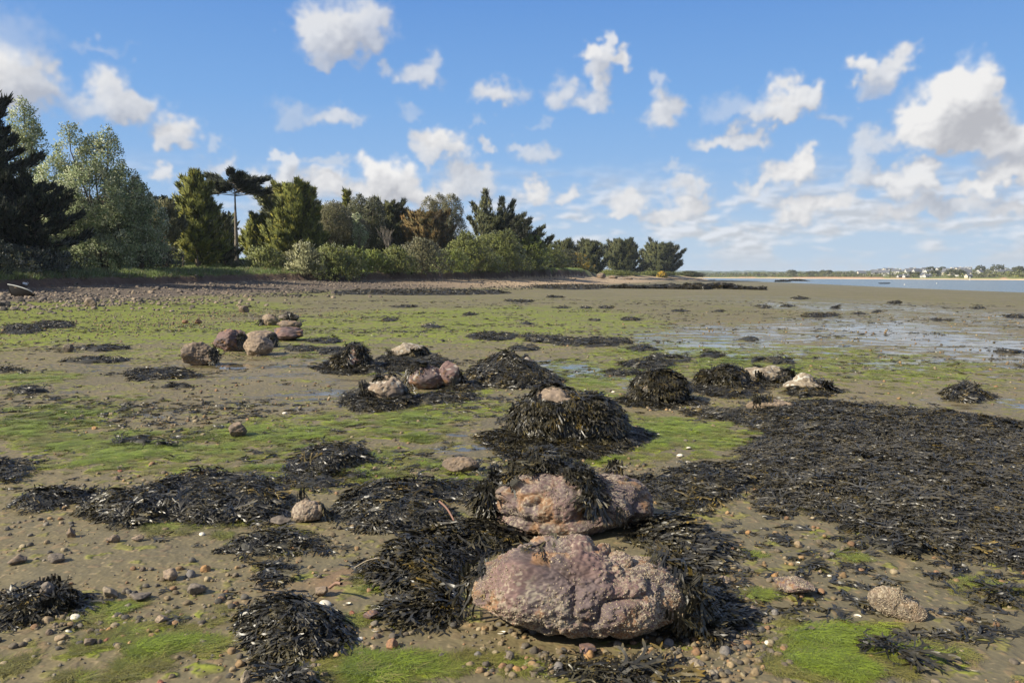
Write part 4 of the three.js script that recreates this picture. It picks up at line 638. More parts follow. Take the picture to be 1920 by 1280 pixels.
// ---------------------------------------------------------------- pebbles, shells and green weed
const PEB = [1, 2, 3, 4, 5, 6].map((s) => rockGeo({ seed: 200 + s, size: [1, .62 + .1 * (s % 3), .82], detail: 2, cuts: 7, cutAt: .62, hard: .9, lump: .25, rough: .08, crack: 0, grain: 0, colors: [[1, 1, 1], [.85, .83, .8], [1.1, 1.05, 1]] }));
const PEBB = [1, 2, 3, 4].map((s) => rockGeo({ seed: 260 + s, size: [1, .62 + .1 * (s % 3), .85], detail: 5, cuts: 8, cutAt: .62, hard: .92, lump: .3, rough: .1, crack: .02, grain: .02, colors: [[1, 1, 1], [.8, .78, .75], [1.15, 1.05, .95]] }));
function shellGeo() {                                     // half a cockle: a ribbed dish
  const P = [], C = [], I = [], n = 18, m = 6;
  for (let j = 0; j <= m; j++) for (let i = 0; i < n; i++) { const a = i / n * Math.PI * 2, t = j / m, rr = Math.sin(t * Math.PI / 2) * (1 + .04 * (i % 2)), y = .52 * Math.cos(t * Math.PI / 2); P.push(rr * Math.cos(a) + (1 - t) * .3, y, rr * .86 * Math.sin(a)); const w = .9 + .1 * (i % 2); C.push(w, w * .97, w * .9); }
  for (let j = 0; j < m; j++) for (let i = 0; i < n; i++) { const a = j * n + i, b = j * n + (i + 1) % n; I.push(a, b, a + n, b, b + n, a + n); }
  return geoOf(P, I, C);
}
const SHELL = shellGeo();
const DENSE = spots([[1330, 1215, 150, 60, 1], [1120, 1250, 240, 30, 1], [1420, 1180, 80, 60, .9], [940, 1190, 90, 36, .9], [640, 1220, 140, 60, .6], [250, 1130, 280, 70, .55], [120, 1200, 160, 60, .4], [420, 1230, 140, 50, .45], [100, 1000, 140, 60, .4], [560, 1050, 150, 40, .4], [780, 870, 150, 30, .45], [1180, 885, 120, 16, .7], [1260, 760, 160, 16, .55], [1000, 730, 160, 20, .4], [470, 665, 80, 8, .6], [300, 790, 260, 30, .35], [500, 760, 260, 50, .3], [1100, 860, 160, 20, .5], [1500, 1060, 180, 60, .5], [1680, 1000, 160, 30, .3], [1600, 770, 120, 10, .4], [330, 890, 200, 26, .5], [600, 1000, 80, 30, .5], [230, 620, 260, 40, .5], [500, 600, 200, 30, .35]]);
const STONEC = [[.15, .115, .065], [.18, .135, .075], [.12, .096, .064], [.09, .075, .056], [.19, .11, .055], [.235, .19, .115], [.07, .063, .052], [.145, .125, .095], [.23, .15, .07]];
{
  const r = RNG(77), lists = PEB.map(() => []), big = [], shells = [];
  for (let i = 0; i < 230000; i++) {
    const d = 2.4 + Math.pow(r(), 1.6) * 36, x = (r() * 2 - 1) * d * .68, z = -d, k = field(DENSE, x, z), p = 0.02 + 0.44 * k * k * (0.3 + fbm2(x * 2.5, z * 2.5, 3));
    if (r() > p) continue;
    const s = (0.005 + 0.017 * Math.pow(r(), 3)) * (1 + d * 0.045), c = STONEC[Math.floor(r() * STONEC.length)], b = 0.7 + r() * .6;
    lists[i % PEB.length].push([x, H(x, z) + s * .2, z, s, r() * 7, [c[0] * b, c[1] * b, c[2] * b], r() * .6 - .3]);
  }
  const grp = tag(new THREE.Group(), null, null, null, 'stuff');
  put(grp, 'pebbles');
  const e = new THREE.Euler(), q = new THREE.Quaternion();
  lists.forEach((L, k) => {
    const im = new THREE.InstancedMesh(PEB[k], M.stone, L.length);
    L.forEach(([x, y, z, s, a, c, t], i) => { q.setFromEuler(e.set(t, a, t)); _m.compose(V(x, y, z), q, V(s, s, s)); im.setMatrixAt(i, _m); im.setColorAt(i, _c.setRGB(...c)); });
    im.name = 'pebble'; im.userData.kind = 'stuff'; grp.add(im); shade(im);
  });
  // the larger loose stones and the white shells, one by one
  const kinds = [['tan', [.24, .18, .11], 'small tan stone lying loose on the near mudflat', 'loose tan stones'], ['ochre', [.29, .165, .065], 'small ochre-orange stone lying loose on the near mudflat', 'loose ochre stones'], ['brown', [.12, .09, .065], 'small dark brown stone lying loose on the near mudflat', 'loose brown stones'], ['grey', [.145, .135, .125], 'small grey stone lying loose on the near mudflat', 'loose grey stones'], ['red', [.22, .085, .05], 'small red-brown stone lying loose on the near mudflat', 'loose red-brown stones']];
  const mats = kinds.map(([, c]) => matte({ color: new THREE.Color().setRGB(...c), roughness: .8 })), protos = kinds.map((_, k) => new THREE.Mesh(PEBB[k % PEBB.length], mats[k]));
  let n = 0;
  for (let i = 0; i < 9000 && n < 95; i++) {
    const d = 2.9 + Math.pow(r(), 1.3) * 8, x = (r() * 2 - 1) * d * .64, z = -d, k = field(DENSE, x, z);
    if (r() > k * .5 + .03) continue;
    const t = r(), kk = t < .34 ? 0 : t < .52 ? 1 : t < .76 ? 2 : t < .9 ? 3 : 4, s = 0.014 + 0.022 * Math.pow(r(), 2), m = protos[kk].clone();
    if (i % 2) m.geometry = PEBB[Math.floor(r() * 4)];
    m.position.set(x, H(x, z) + s * .22, z); m.rotation.set(r() * .5, r() * 7, r() * .5); m.scale.setScalar(s);
    put(tag(m, kinds[kk][2], 'stone', kinds[kk][3]), 'small_stone'); n++;
  }
  const sp = new THREE.Mesh(SHELL, matte({ color: new THREE.Color().setRGB(.62, .58, .50), roughness: .5 }));
  const known = [[1872 * 1 - 430, 1208, .02], [1450, 1207, .024], [1608, 1156, .018], [1586, 970, .045], [505, 950, .03], [1828, 1255, .018], [1622, 1143, .015], [1502, 1082, .014], [1556, 1080, .014], [140, 1160, .026], [705, 1183, .022], [940, 1187, .022], [842, 1242, .02], [985, 1247, .02], [675, 1198, .016], [1290, 868, .03], [60, 1232, .02], [650, 1133, .02], [1010, 745, .03], [1150, 735, .03], [810, 728, .03], [610, 1135, .03], [1230, 730, .03], [1150, 905, .03], [378, 1003, .02]];
  for (let i = 0; i < 22; i++) { const u = r() * 1920, v = 640 + r() * 600; known.push([u, v, .010 + r() * .012 + (v < 900 ? .012 : 0)]); }
  for (const [u, v, s] of known) { const p = hit(u, v), m = sp.clone(); m.position.set(p.x, p.y + s * (r() < .5 ? .05 : .3), p.z); m.rotation.set(r() < .5 ? Math.PI - .3 + r() * .5 : r() * .5 - .2, r() * 7, r() * .6 - .3); m.scale.setScalar(s); put(tag(m, 'small white cockle shell lying open on the mudflat', 'shell', 'white shells on the mudflat'), 'shell'); }
}
// torn bits of wrack and dark crumbs lying all over the flats
{
  const r = RNG(123), L = [];
  for (let i = 0; i < 60000; i++) {
    const d = 3.5 + Math.pow(r(), 1.4) * 52, x = (r() * 2 - 1) * d * .68, z = -d, k = ss(.50, .72, fbm2(x * .35 + 7, z * .6, 4)) * (x < d * .12 ? 1 : .45) + .03;
    if (r() > k * .42 || shore(x, d).s > -12) continue;
    const yaw = r() * 7, s = (.05 + .09 * r()) * (1 + d * .022), t = weedTint(r);
    L.push([x, H(x, z) + .006, z, V(Math.cos(yaw), 0, Math.sin(yaw)), V((r() - .5) * .5, 1, (r() - .5) * .5).normalize(), s, t]);
  }
  const g = tag(new THREE.Group(), null, null, null, 'stuff'); put(g, 'seaweed_litter');
  scatter(g, 'wrack_bits', [FRONDS[0], WISPS[0], WISPS[1]], M.weed, L);
}
// filaments of green weed: a tangle of fine strands lying along the ground
function tuftGeo(seed) {
  const r = RNG(seed), P = [], C = [], I = [];
  for (let k = 0; k < 22; k++) {
    let x = (r() - .5) * .5, z = (r() - .5) * .8, y = .01 + r() * .03, a = (r() - .5) * 1.6, base = -1; const w = .010 + r() * .008, n = 5, b = .6 + r() * .8, up = .01 + r() * .06;
    for (let i = 0; i <= n; i++) { const t = i / n, j = P.length / 3, ww = w * (1 - .7 * t); P.push(x - Math.sin(a) * ww, y, z + Math.cos(a) * ww, x + Math.sin(a) * ww, y + ww * .4, z - Math.cos(a) * ww); C.push(b, b, b, b, b, b); if (i) I.push(base, j, base + 1, base + 1, j, j + 1); base = j; x += Math.cos(a) * .2; z += Math.sin(a) * .2; y = Math.max(.004, .03 + up * Math.sin(t * 3.0)); a += (r() - .5) * 1.7; }
  }
  return geoOf(P, I, C);
}
{
  const TUFT = [1, 2, 3].map((s) => tuftGeo(300 + s)), r = RNG(88), lists = [];
  for (let i = 0; i < 260000; i++) {
    const d = 2.5 + Math.pow(r(), 1.5) * 16, x = (r() * 2 - 1) * d * .68, z = -d, a = field(ALGAE, x, z);
    if (a < .25) continue;
    const b = fbm2(x * 3.1 + 9, z * 3.1, 4), aa = fbm2(x * .45, z * .45, 4), clump = fbm2(x * 1.7 + 40, z * 2.6, 4), mott = fbm2(x * 5 + 11, z * 7, 4), cov = a * .60 + (clump - .5) * 1.0 + (mott - .5) * 1.5;
    if (cov + (fbm2(x * 11, z * 13, 3) - .5) * 1.4 < .50 + r() * .42) continue;
    const bright = ss(.4, 1.0, cov + (r() - .5) * .3), s = (.04 + .05 * r()) * (1 + d * .03), k = .55 + r() * .7;
    const yaw = (fbm2(x * .9, z * .9 + 50, 2) - .5) * 9 + (r() - .5) * 3, c = r() < .06 ? [.26 * k, .24 * k, .07 * k] : [lerp(.19, .19, bright) * k, lerp(.17, .25, bright) * k, lerp(.035, .014, bright) * k];
    lists.push([x, H(x, z) + .002 + .02 * ss(.7, 1.2, cov) * r(), z, V(Math.cos(yaw), 0, Math.sin(yaw)), V((r() - .5) * .3, 1, (r() - .5) * .3).normalize(), s, c]);
  }
  const grp = tag(new THREE.Group(), null, null, null, 'stuff');
  put(grp, 'green_weed');
  scatter(grp, 'green_filaments', TUFT, M.alga, lists);
  console.log('filaments', lists.length);
}
// the scrap of bright green weed on the capped boulder, the stick and the dried stalk
{
  const p = pt(1000, 884, 5.35), P = [], I = [], r = RNG(5);
  const ribbon = (pts, w) => { const s = P.length / 3; pts.forEach(([x, y, z], i) => { const q = pts[Math.min(i + 1, pts.length - 1)], o = pts[Math.max(0, i - 1)], a = Math.atan2(q[2] - o[2], q[0] - o[0]), ww = w * (.7 + .6 * r()); P.push(x - Math.sin(a) * ww, y + .004 * r(), z + Math.cos(a) * ww, x + Math.sin(a) * ww, y + .012 * r(), z - Math.cos(a) * ww); if (i) { const b = s + (i - 1) * 2; I.push(b, b + 2, b + 1, b + 1, b + 2, b + 3); } }); };
  ribbon([[-.05, .04, -.03], [-.02, .045, -.02], [.02, .04, .0], [.06, .035, .02], [.10, .03, .03], [.14, .025, .03]], .008);
  ribbon([[-.05, .04, -.03], [-.045, .03, .0], [-.05, .02, .03], [-.055, .005, .06]], .009);
  ribbon([[-.055, .01, .06], [-.01, .015, .055], [.04, .02, .05], [.10, .025, .035]], .011);
  ribbon([[-.045, .03, 0], [-.01, .03, .03], [.02, .02, .05]], .006);
  const m = new THREE.Mesh(geoOf(P, I), new THREE.MeshPhysicalMaterial({ color: new THREE.Color().setRGB(.36, .44, .09), roughness: .5, side: THREE.DoubleSide, transmission: .3, thickness: 0 }));
  m.position.copy(p); put(tag(m, 'torn scrap of bright green weed on the dark cap of a boulder', 'seaweed'), 'green_weed_scrap');
  const stick = (name, label, a, b, w, c) => { const A = hit(...a), B = hit(...b), C = A.clone().lerp(B, .5); A.y += .03; B.y += .10; C.y += .075; const g = new THREE.TubeGeometry(new THREE.CatmullRomCurve3([A.clone().sub(C), V(.004, .004, 0), B.clone().sub(C)]), 10, w, 6), mm = new THREE.Mesh(g, new THREE.MeshStandardMaterial({ color: new THREE.Color().setRGB(...c), roughness: .8 })); mm.position.copy(C); put(tag(mm, label, 'driftwood'), name); };
  stick('driftwood_stick', 'reddish driftwood stick propped on the edge of a seaweed mat', [852, 985], [824, 966], .007, [.20, .11, .08]);
  stick('dry_stalk', 'thin pale dried stalk lying across the tip of the seaweed fan', [664, 1074], [712, 1078], .0025, [.33, .28, .2]);
  stick('driftwood_stick', 'short brown driftwood twig on the mud left of the seaweed fan', [618, 1112], [640, 1130], .008, [.22, .13, .09]);
}
// ---------------------------------------------------------------- the stony beach below the bank, and the weedy reef beyond
{
  const r = RNG(99), L = PEB.map(() => []), rocks = [];
  const cols = [[.20, .158, .11], [.16, .125, .095], [.125, .10, .08], [.25, .20, .14], [.095, .08, .066], [.05, .044, .034], [.17, .125, .09]];
  for (let i = 0; i < 150000; i++) {
    const d = 34 + r() * 190, x = (r() * 2 - 1) * d * .70; if (x > 50) continue;
    const q = shore(x, -(-d)), s = q.s; if (s > 0.6 || s < -34) continue;
    const u = 960 + x / d * F, band = (ss(-24, -13, s) + .16 * ss(-34, -24, s) * ss(560, 400, u)) * (1 - .35 * ss(-4, 0, s)), p = band * (u < 1080 ? 1 : .15) * (0.15 + 1.5 * ss(.38, .62, fbm2(x * .25, d * .25, 3))) * (d > 130 ? .5 : 1) * (u > 840 ? .25 : 1);
    if (r() > p) continue;
    const low = ss(-9, -15, s + 4 * (fbm2(x * .3, d * .3, 2) - .5)) * ss(440, 620, u), dark = r() < low * .8, c = dark ? [.03, .028, .02] : cols[Math.floor(r() * cols.length)], b = .7 + r() * .6, sz = (.035 + .13 * Math.pow(r(), 3.2)) * (dark ? 1.3 : 1) * (.8 + d * .004);
    L[i % PEB.length].push([x, H(x, -d) + sz * .12, -d, sz, r() * 7, [c[0] * b, c[1] * b, c[2] * b], r() * .8 - .4]);
  }
  const grp = tag(new THREE.Group(), null, null, null, 'stuff');
  put(grp, 'beach_shingle');
  const e = new THREE.Euler(), qn = new THREE.Quaternion();
  L.forEach((list, k) => { if (!list.length) return; const im = new THREE.InstancedMesh(PEB[k], M.stone, list.length); list.forEach(([x, y, z, s, a, c, t], i) => { qn.setFromEuler(e.set(t, a, t)); _m.compose(V(x, y, z), qn, V(s, s * .8, s)); im.setMatrixAt(i, _m); im.setColorAt(i, _c.setRGB(...c)); }); im.name = 'shingle_stone'; im.userData.kind = 'stuff'; grp.add(im); shade(im); });
  // larger beach stones, one by one
  const mats = [[.24, .19, .13], [.165, .13, .098], [.115, .095, .077], [.05, .044, .034]].map((c) => matte({ color: new THREE.Color().setRGB(...c), roughness: .85 })), words = ['pale tan', 'brown', 'grey-brown', 'dark weedy'];
  let n = 0;
  for (let i = 0; i < 20000 && n < 150; i++) {
    const u = r() * r() * 1000 - 10, v = 532 + Math.pow(r(), 1.4) * 90 - u * .01, p = hit(clamp(u, 2, 1000), v), s = shore(p.x, -p.z).s; if (s > -1 || s < -27 || -p.z > 120) continue;
    const sz = .10 + .20 * Math.pow(r(), 2.5), k = Math.floor(r() * 4), m = new THREE.Mesh(PEBB[Math.floor(r() * 4)], mats[k]);
    m.position.set(p.x, p.y + sz * .2, p.z); m.rotation.set(r() * .4, r() * 7, r() * .4); m.scale.set(sz, sz * (.7 + .4 * r()), sz);
    put(tag(m, words[k] + ' stone among the stones of the beach on the left', 'stone', words[k] + ' beach stones'), 'beach_stone'); n++;
  }
  // the reef: low dark weedy rocks in a line, one pale rock in it
  const reef = (name, label, list, o) => { list.forEach(([u0, u1, v0, v1], i) => rock(name, label(i), u0, u1, v0, v1, { seed: 500 + u0, color: 'grey', deep: 1.2, sink: .3, cuts: 6, lump: .3, rough: .15, detail: 10, mat: M.reef, bodyName: 'weedy_rock', ...o })); };
  M.reef = new THREE.MeshStandardMaterial({ color: new THREE.Color().setRGB(.028, .026, .018), roughness: .75 });
  const nth = ['leftmost', 'second', 'third', 'fourth', 'fifth', 'sixth', 'seventh', 'eighth'], far = { weed: () => 1, weedSize: .5, weedDensity: 700, rough: .3, lump: .4, crack: .08, detail: 14 };
  reef('reef_rock', (i) => `${nth[i]} dark weedy hump of the low reef off the point, counted from the left`, [[1140, 1215, 533.5, 541], [1195, 1290, 532, 541.5], [1268, 1330, 531, 542.5], [1322, 1378, 530, 541.5], [1366, 1412, 536, 542.5], [1404, 1436, 538.5, 543.5]], far);
  rock('reef_rock', 'jagged pale rock standing highest in the low reef off the point', 1338, 1362, 528.5, 538, { seed: 530, color: 'tan', deep: 1, sink: .3, cuts: 9, hard: 1, detail: 10 });
  reef('reef_rock', (i) => `${nth[i]} dark rock of the small reef by the water channel, counted from the left`, [[1455, 1482, 525.5, 529], [1478, 1506, 524.2, 529], [1500, 1522, 526.5, 529.5]], { ...far, weedSize: 1, weedDensity: 3000 });
  reef('reef_rock', (i) => `small rock on the sunlit sandy point, ${nth[i]} from the left`, [[1118, 1136, 511, 522], [1140, 1158, 516, 522], [1168, 1186, 519, 524]], { mat: M.rock, color: 'brown' });
  for (const [u0, u1, v, t] of [[1000, 1150, 538.5, 'dark weed-covered band of the beach left of the low reef'], [620, 960, 549, 'long broken weed band along the foot of the stony beach'], [1150, 1400, 523.5, 'far dark weed line beyond the low reef'], [1290, 1470, 527, 'dark weed line between the two reefs']])
    weedPatch('seaweed_band', t, oval((u0 + u1) / 2, v, (u1 - u0) / 2, v > 530 ? 4.5 : 1.2, 20), { mound: .2, rag: .8, size: .5, hole: .47, soft: 1 });
}

// ---------------------------------------------------------------- trees, bushes and grass along the shore
const leafMat = (t, rough = 0.85) => new THREE.MeshPhysicalMaterial({ vertexColors: true, roughness: rough, side: THREE.DoubleSide, transmission: t, thickness: 0 });
const LEAF = { conifer: leafMat(.12), broad: leafMat(.3, .85), bush: leafMat(.25, .75), grass: leafMat(.35) };
const BARK = { brown: new THREE.MeshStandardMaterial({ color: new THREE.Color().setRGB(.10, .075, .055), roughness: .95 }), pale: new THREE.MeshStandardMaterial({ color: new THREE.Color().setRGB(.17, .145, .115), roughness: .9 }) };
class Leaves {
  constructor() { this.P = []; this.C = []; this.I = []; this.N = []; }
  // a pointed leaf or spray along d, s across it, its upper face turned towards `out`
  leaf(x, y, z, dx, dy, dz, sx, sy, sz, len, wid, c, out) {
    let nx = dy * sz - dz * sy, ny = dz * sx - dx * sz, nz = dx * sy - dy * sx; const up = nx * out.x + ny * out.y + nz * out.z;
    if (up < 0) { sx = -sx; sy = -sy; sz = -sz; nx = -nx; ny = -ny; nz = -nz; }
    const j = this.P.length / 3, m = len * .45, k = .62; nx = nx * (1 - k) + out.x * k; ny = ny * (1 - k) + out.y * k; nz = nz * (1 - k) + out.z * k; const l = Math.hypot(nx, ny, nz) || 1;
    this.P.push(x, y, z, x + dx * m + sx * wid, y + dy * m + sy * wid, z + dz * m + sz * wid, x + dx * len, y + dy * len, z + dz * len, x + dx * m - sx * wid, y + dy * m - sy * wid, z + dz * m - sz * wid);
    for (let q = 0; q < 4; q++) { this.C.push(c[0], c[1], c[2]); this.N.push(nx / l, ny / l, nz / l); }
    this.I.push(j, j + 2, j + 1, j, j + 3, j + 2);
  }
  // a bunch of leaves about a point, each along `dir` loosened by `loose`
  bunch(r, p, dir, n, spread, loose, len, wid, c, jit = .3, out = dir) {
    for (let i = 0; i < n; i++) {
      let dx = dir.x + (r() - .5) * 2 * loose, dy = dir.y + (r() - .5) * 2 * loose, dz = dir.z + (r() - .5) * 2 * loose; const l = Math.hypot(dx, dy, dz) || 1; dx /= l; dy /= l; dz /= l;
      let sx = r() - .5, sy = r() - .5, sz = r() - .5; const k = sx * dx + sy * dy + sz * dz; sx -= k * dx; sy -= k * dy; sz -= k * dz; const q = Math.hypot(sx, sy, sz) || 1;
      const b = 1 - jit / 2 + r() * jit, L = len * (.6 + .8 * r());
      this.leaf(p.x + (r() - .5) * 2 * spread, p.y + (r() - .5) * 2 * spread, p.z + (r() - .5) * 2 * spread, dx, dy, dz, sx / q, sy / q, sz / q, L, wid * (.7 + .6 * r()), [c[0] * b, c[1] * b, c[2] * b], out);
    }
  }
  geo() { const g = geoOf(this.P, this.I, this.C); g.setAttribute('normal', new THREE.BufferAttribute(new Float32Array(this.N), 3)); return g; }
}
function tube(pts, r0, r1, sides = 6) {
  const P = [], I = [], n = pts.length;
  pts.forEach((p, i) => { const t = i / (n - 1), R = lerp(r0, r1, t), d = pts[Math.min(n - 1, i + 1)].clone().sub(pts[Math.max(0, i - 1)]).normalize(), a = (Math.abs(d.y) > .9 ? V(1, 0, 0) : V(0, 1, 0)).cross(d).normalize(), b = d.clone().cross(a); for (let k = 0; k < sides; k++) { const w = k / sides * Math.PI * 2; P.push(p.x + (a.x * Math.cos(w) + b.x * Math.sin(w)) * R, p.y + (a.y * Math.cos(w) + b.y * Math.sin(w)) * R, p.z + (a.z * Math.cos(w) + b.z * Math.sin(w)) * R); } if (i) for (let k = 0; k < sides; k++) { const A = (i - 1) * sides + k, B = (i - 1) * sides + (k + 1) % sides; I.push(A, B, A + sides, B, B + sides, A + sides); } });
  return geoOf(P, I);
}
const GREEN = { cypress: [[.13, .142, .012], [.066, .080, .010], [.20, .188, .016]], dark: [[.026, .035, .013], [.016, .022, .010], [.042, .05, .015]], deep: [[.060, .068, .018], [.036, .044, .014], [.095, .092, .02]], silver: [[.24, .28, .12], [.15, .20, .07], [.38, .40, .24]], olive: [[.125, .12, .045], [.08, .08, .032], [.17, .15, .06]], rust: [[.135, .092, .024], [.07, .062, .018], [.21, .12, .028]], bush: [[.135, .155, .02], [.09, .11, .016], [.18, .185, .026]], lime: [[.16, .195, .02], [.12, .155, .016], [.20, .22, .03]], grey: [[.24, .24, .11], [.17, .17, .075], [.31, .30, .15]], gorse: [[.15, .15, .022], [.09, .105, .018], [.42, .28, .01]] };
const spot = (u, d) => { const x = (u - 960) / F * d; return V(x, H(x, -d), -d); };
const heightTo = (v, d, y) => EYE + ray(960, v)[1] * d - y;
// conifers: limbs that sweep out and up, sprays of foliage along them
function conifer(name, label, u, d, vTop, half, o = {}) {
  const base = spot(u, d), Ht = heightTo(vTop, d, base.y), Rm = half / F * d, r = RNG(o.seed ?? Math.round(u + vTop)), L = new Leaves(), wood = [], g = tag(new THREE.Group(), label, 'tree', o.group);
  const col = GREEN[o.color ?? 'cypress'], lean = o.lean ?? 0, bend = V(lean * Ht, 0, 0), lo = o.low ?? .06, n = o.limbs ?? 60, detail = o.detail ?? 1;
  const axis = (t) => V(bend.x * t * t, Ht * t, bend.z * t * t);
  const prof = o.profile ?? ((t) => Math.pow(1 - t, .7) * (.55 + .45 * Math.min(1, t / .2)));
  wood.push(tube([0, .2, .45, .7, .96].map(axis), .025 * Ht + .06, .02, 8));
  const sprayLen = (o.spray ?? .55) * (.7 + d * .003), tops = o.tops ?? [];
  const limb = (from, dir, len, rise) => {
    const pts = [from.clone()], q = from.clone(), v = dir.clone();
    for (let k = 0; k < 6; k++) { v.y += rise * (k / 6) * .5; v.x += (r() - .5) * .2; v.z += (r() - .5) * .2; v.normalize(); q.addScaledVector(v, len / 6); pts.push(q.clone()); }
    wood.push(tube(pts.filter((_, i) => i % 2 === 0), Math.max(.025, len * .016), .012, 4));
    const m = Math.max(6, Math.round(len * 12 * detail)), flat = o.flat ?? .35;
    for (let k = 0; k < m; k++) {
      const t = lerp(o.bare ?? .18, 1, Math.pow(k / m, .8)), s = t * 6, i = Math.min(5, Math.floor(s)), p = pts[i].clone().lerp(pts[i + 1], s - i), dd = pts[i + 1].clone().sub(pts[i]).normalize(), wid = len * .19 * (1.15 - t) + .12;
      p.add(V((r() - .5) * 2 * wid, (r() - .5) * wid * flat * 2, (r() - .5) * 2 * wid));
      const c = col[r() < .55 ? 0 : r() < .6 ? 1 : 2], dr = dd.clone().multiplyScalar(1.1).add(V((r() - .5) * .8, (o.lift ?? .4), (r() - .5) * .8)).normalize();
      L.bunch(r, p, dr, Math.round(9 * (o.thick ?? 1)), sprayLen * .26, .48, sprayLen * 1.15, sprayLen * .10, c, .5, V(p.x - bend.x * .5, .35 * Math.hypot(p.x, p.z) + .6, p.z).normalize().add(dr.clone().multiplyScalar(.4)).normalize());
    }
  };
  for (let i = 0; i < n; i++) {
    const t = lo + (1 - lo) * Math.pow((i + r() * .8) / n, o.even ?? .9), R = Rm * prof(Math.min(1, t)) * (.75 + .75 * r() * r()), a = i * 2.4 + r() * .9, up = lerp(o.up0 ?? .15, o.up1 ?? .8, t);
    const p = axis(t * (o.crown ?? .9)), dir = V(Math.cos(a), up + (r() - .5) * .25, Math.sin(a)).normalize(), sw = o.windy ? 1 + .55 * Math.cos(a) * Math.sign(o.windy) : 1;
    limb(p, dir, Math.max(.5, R / Math.max(.45, Math.hypot(dir.x, dir.z)) * sw), o.rise ?? .5);
  }
  for (const [dx, v, len, tilt] of tops) { const y = heightTo(v, d, base.y), x = dx / F * d, p = V(x - tilt * len * .9, y - len * .92, (r() - .5) * Rm * .6); for (let k = 0; k < 3; k++) limb(p.clone().add(V((r() - .5) * .5, -k * len * .22, (r() - .5) * .5)), V(tilt + (r() - .5) * .35, 1, (r() - .5) * .4).normalize(), len * (1 - k * .2), .2); }
  g.position.copy(base); g.position.y -= .15; put(g, name);
  child(g, 'trunk', mergeGeometries(wood), BARK[o.bark ?? 'brown']); const cr = child(g, 'crown', L.geo(), LEAF.conifer); cr.userData.kind = 'stuff';
  return g;
}
// broadleaf trees: ascending limbs, leaf clumps round their ends; lobes given as [dx, v, half width, half height] in pixels
function broadleaf(name, label, u, d, lobes, o = {}) {
  const base = spot(u, d), r = RNG(o.seed ?? Math.round(u * 3)), L = new Leaves(), wood = [], g = tag(new THREE.Group(), label, 'tree'), col = GREEN[o.color ?? 'silver'], k = d / F, leaf = o.leaf ?? .20;
  const foot = V(0, 0, 0), fork = V(0, (o.fork ?? .22) * heightTo(lobes[0][1], d, base.y), 0);
  wood.push(tube([foot, fork.clone().multiplyScalar(.5).add(V(.1, 0, 0)), fork], o.girth ?? .24, (o.girth ?? .24) * .75, 8));
  for (const [dx, v, hw, hh] of lobes) {
    const c = V(dx * k, heightTo(v, d, base.y), (r() - .5) * hw * k), rw = hw * k, rh = hh * k, start = fork.clone().lerp(c, .0);
    wood.push(tube([start, start.clone().lerp(c, .5).add(V((r() - .5) * .6, .5, (r() - .5) * .6)), c, c.clone().add(V(0, rh * .75, 0))], .12, .02, 5));
    const n = Math.round((o.density ?? 30) * Math.pow(rw * rw * rh, .72) * 2.2);
    for (let i = 0; i < n; i++) {
      let x = r() * 2 - 1, y = r() * 2 - 1, z = r() * 2 - 1; const q = Math.hypot(x, y, z); if (q > 1) { i--; continue; }
      const e = Math.pow(q, .55) / (q || 1); x *= e; y *= e; z *= e;
      if (fbm3(x * 2.2 + dx, y * 2.2 + v, z * 2.2, 2) < (o.gaps ?? .40)) continue;
      const taper = 1 - .35 * Math.max(0, y), p = V(c.x + x * rw * taper, c.y + y * rh, c.z + z * rw * taper), pick = r(), cc = col[pick < .5 ? 0 : pick < .8 ? 1 : 2];
      L.bunch(r, p, V(x * .5, .35 + (o.upright ?? .3), z * .5).normalize(), o.per ?? 14, leaf * 1.5, .95, leaf, leaf * .30, cc, .6, V(x, y * .6 + .5, z).normalize());
      if (i % 9 === 0) wood.push(tube([p.clone().lerp(c, .6), p], .025, .008, 3));
    }
  }
  g.position.copy(base); g.position.y -= .1; put(g, name);
  child(g, 'trunk', mergeGeometries(wood), BARK[o.bark ?? 'brown']); const cr = child(g, 'crown', L.geo(), LEAF.broad); cr.userData.kind = 'stuff';
  return g;
}
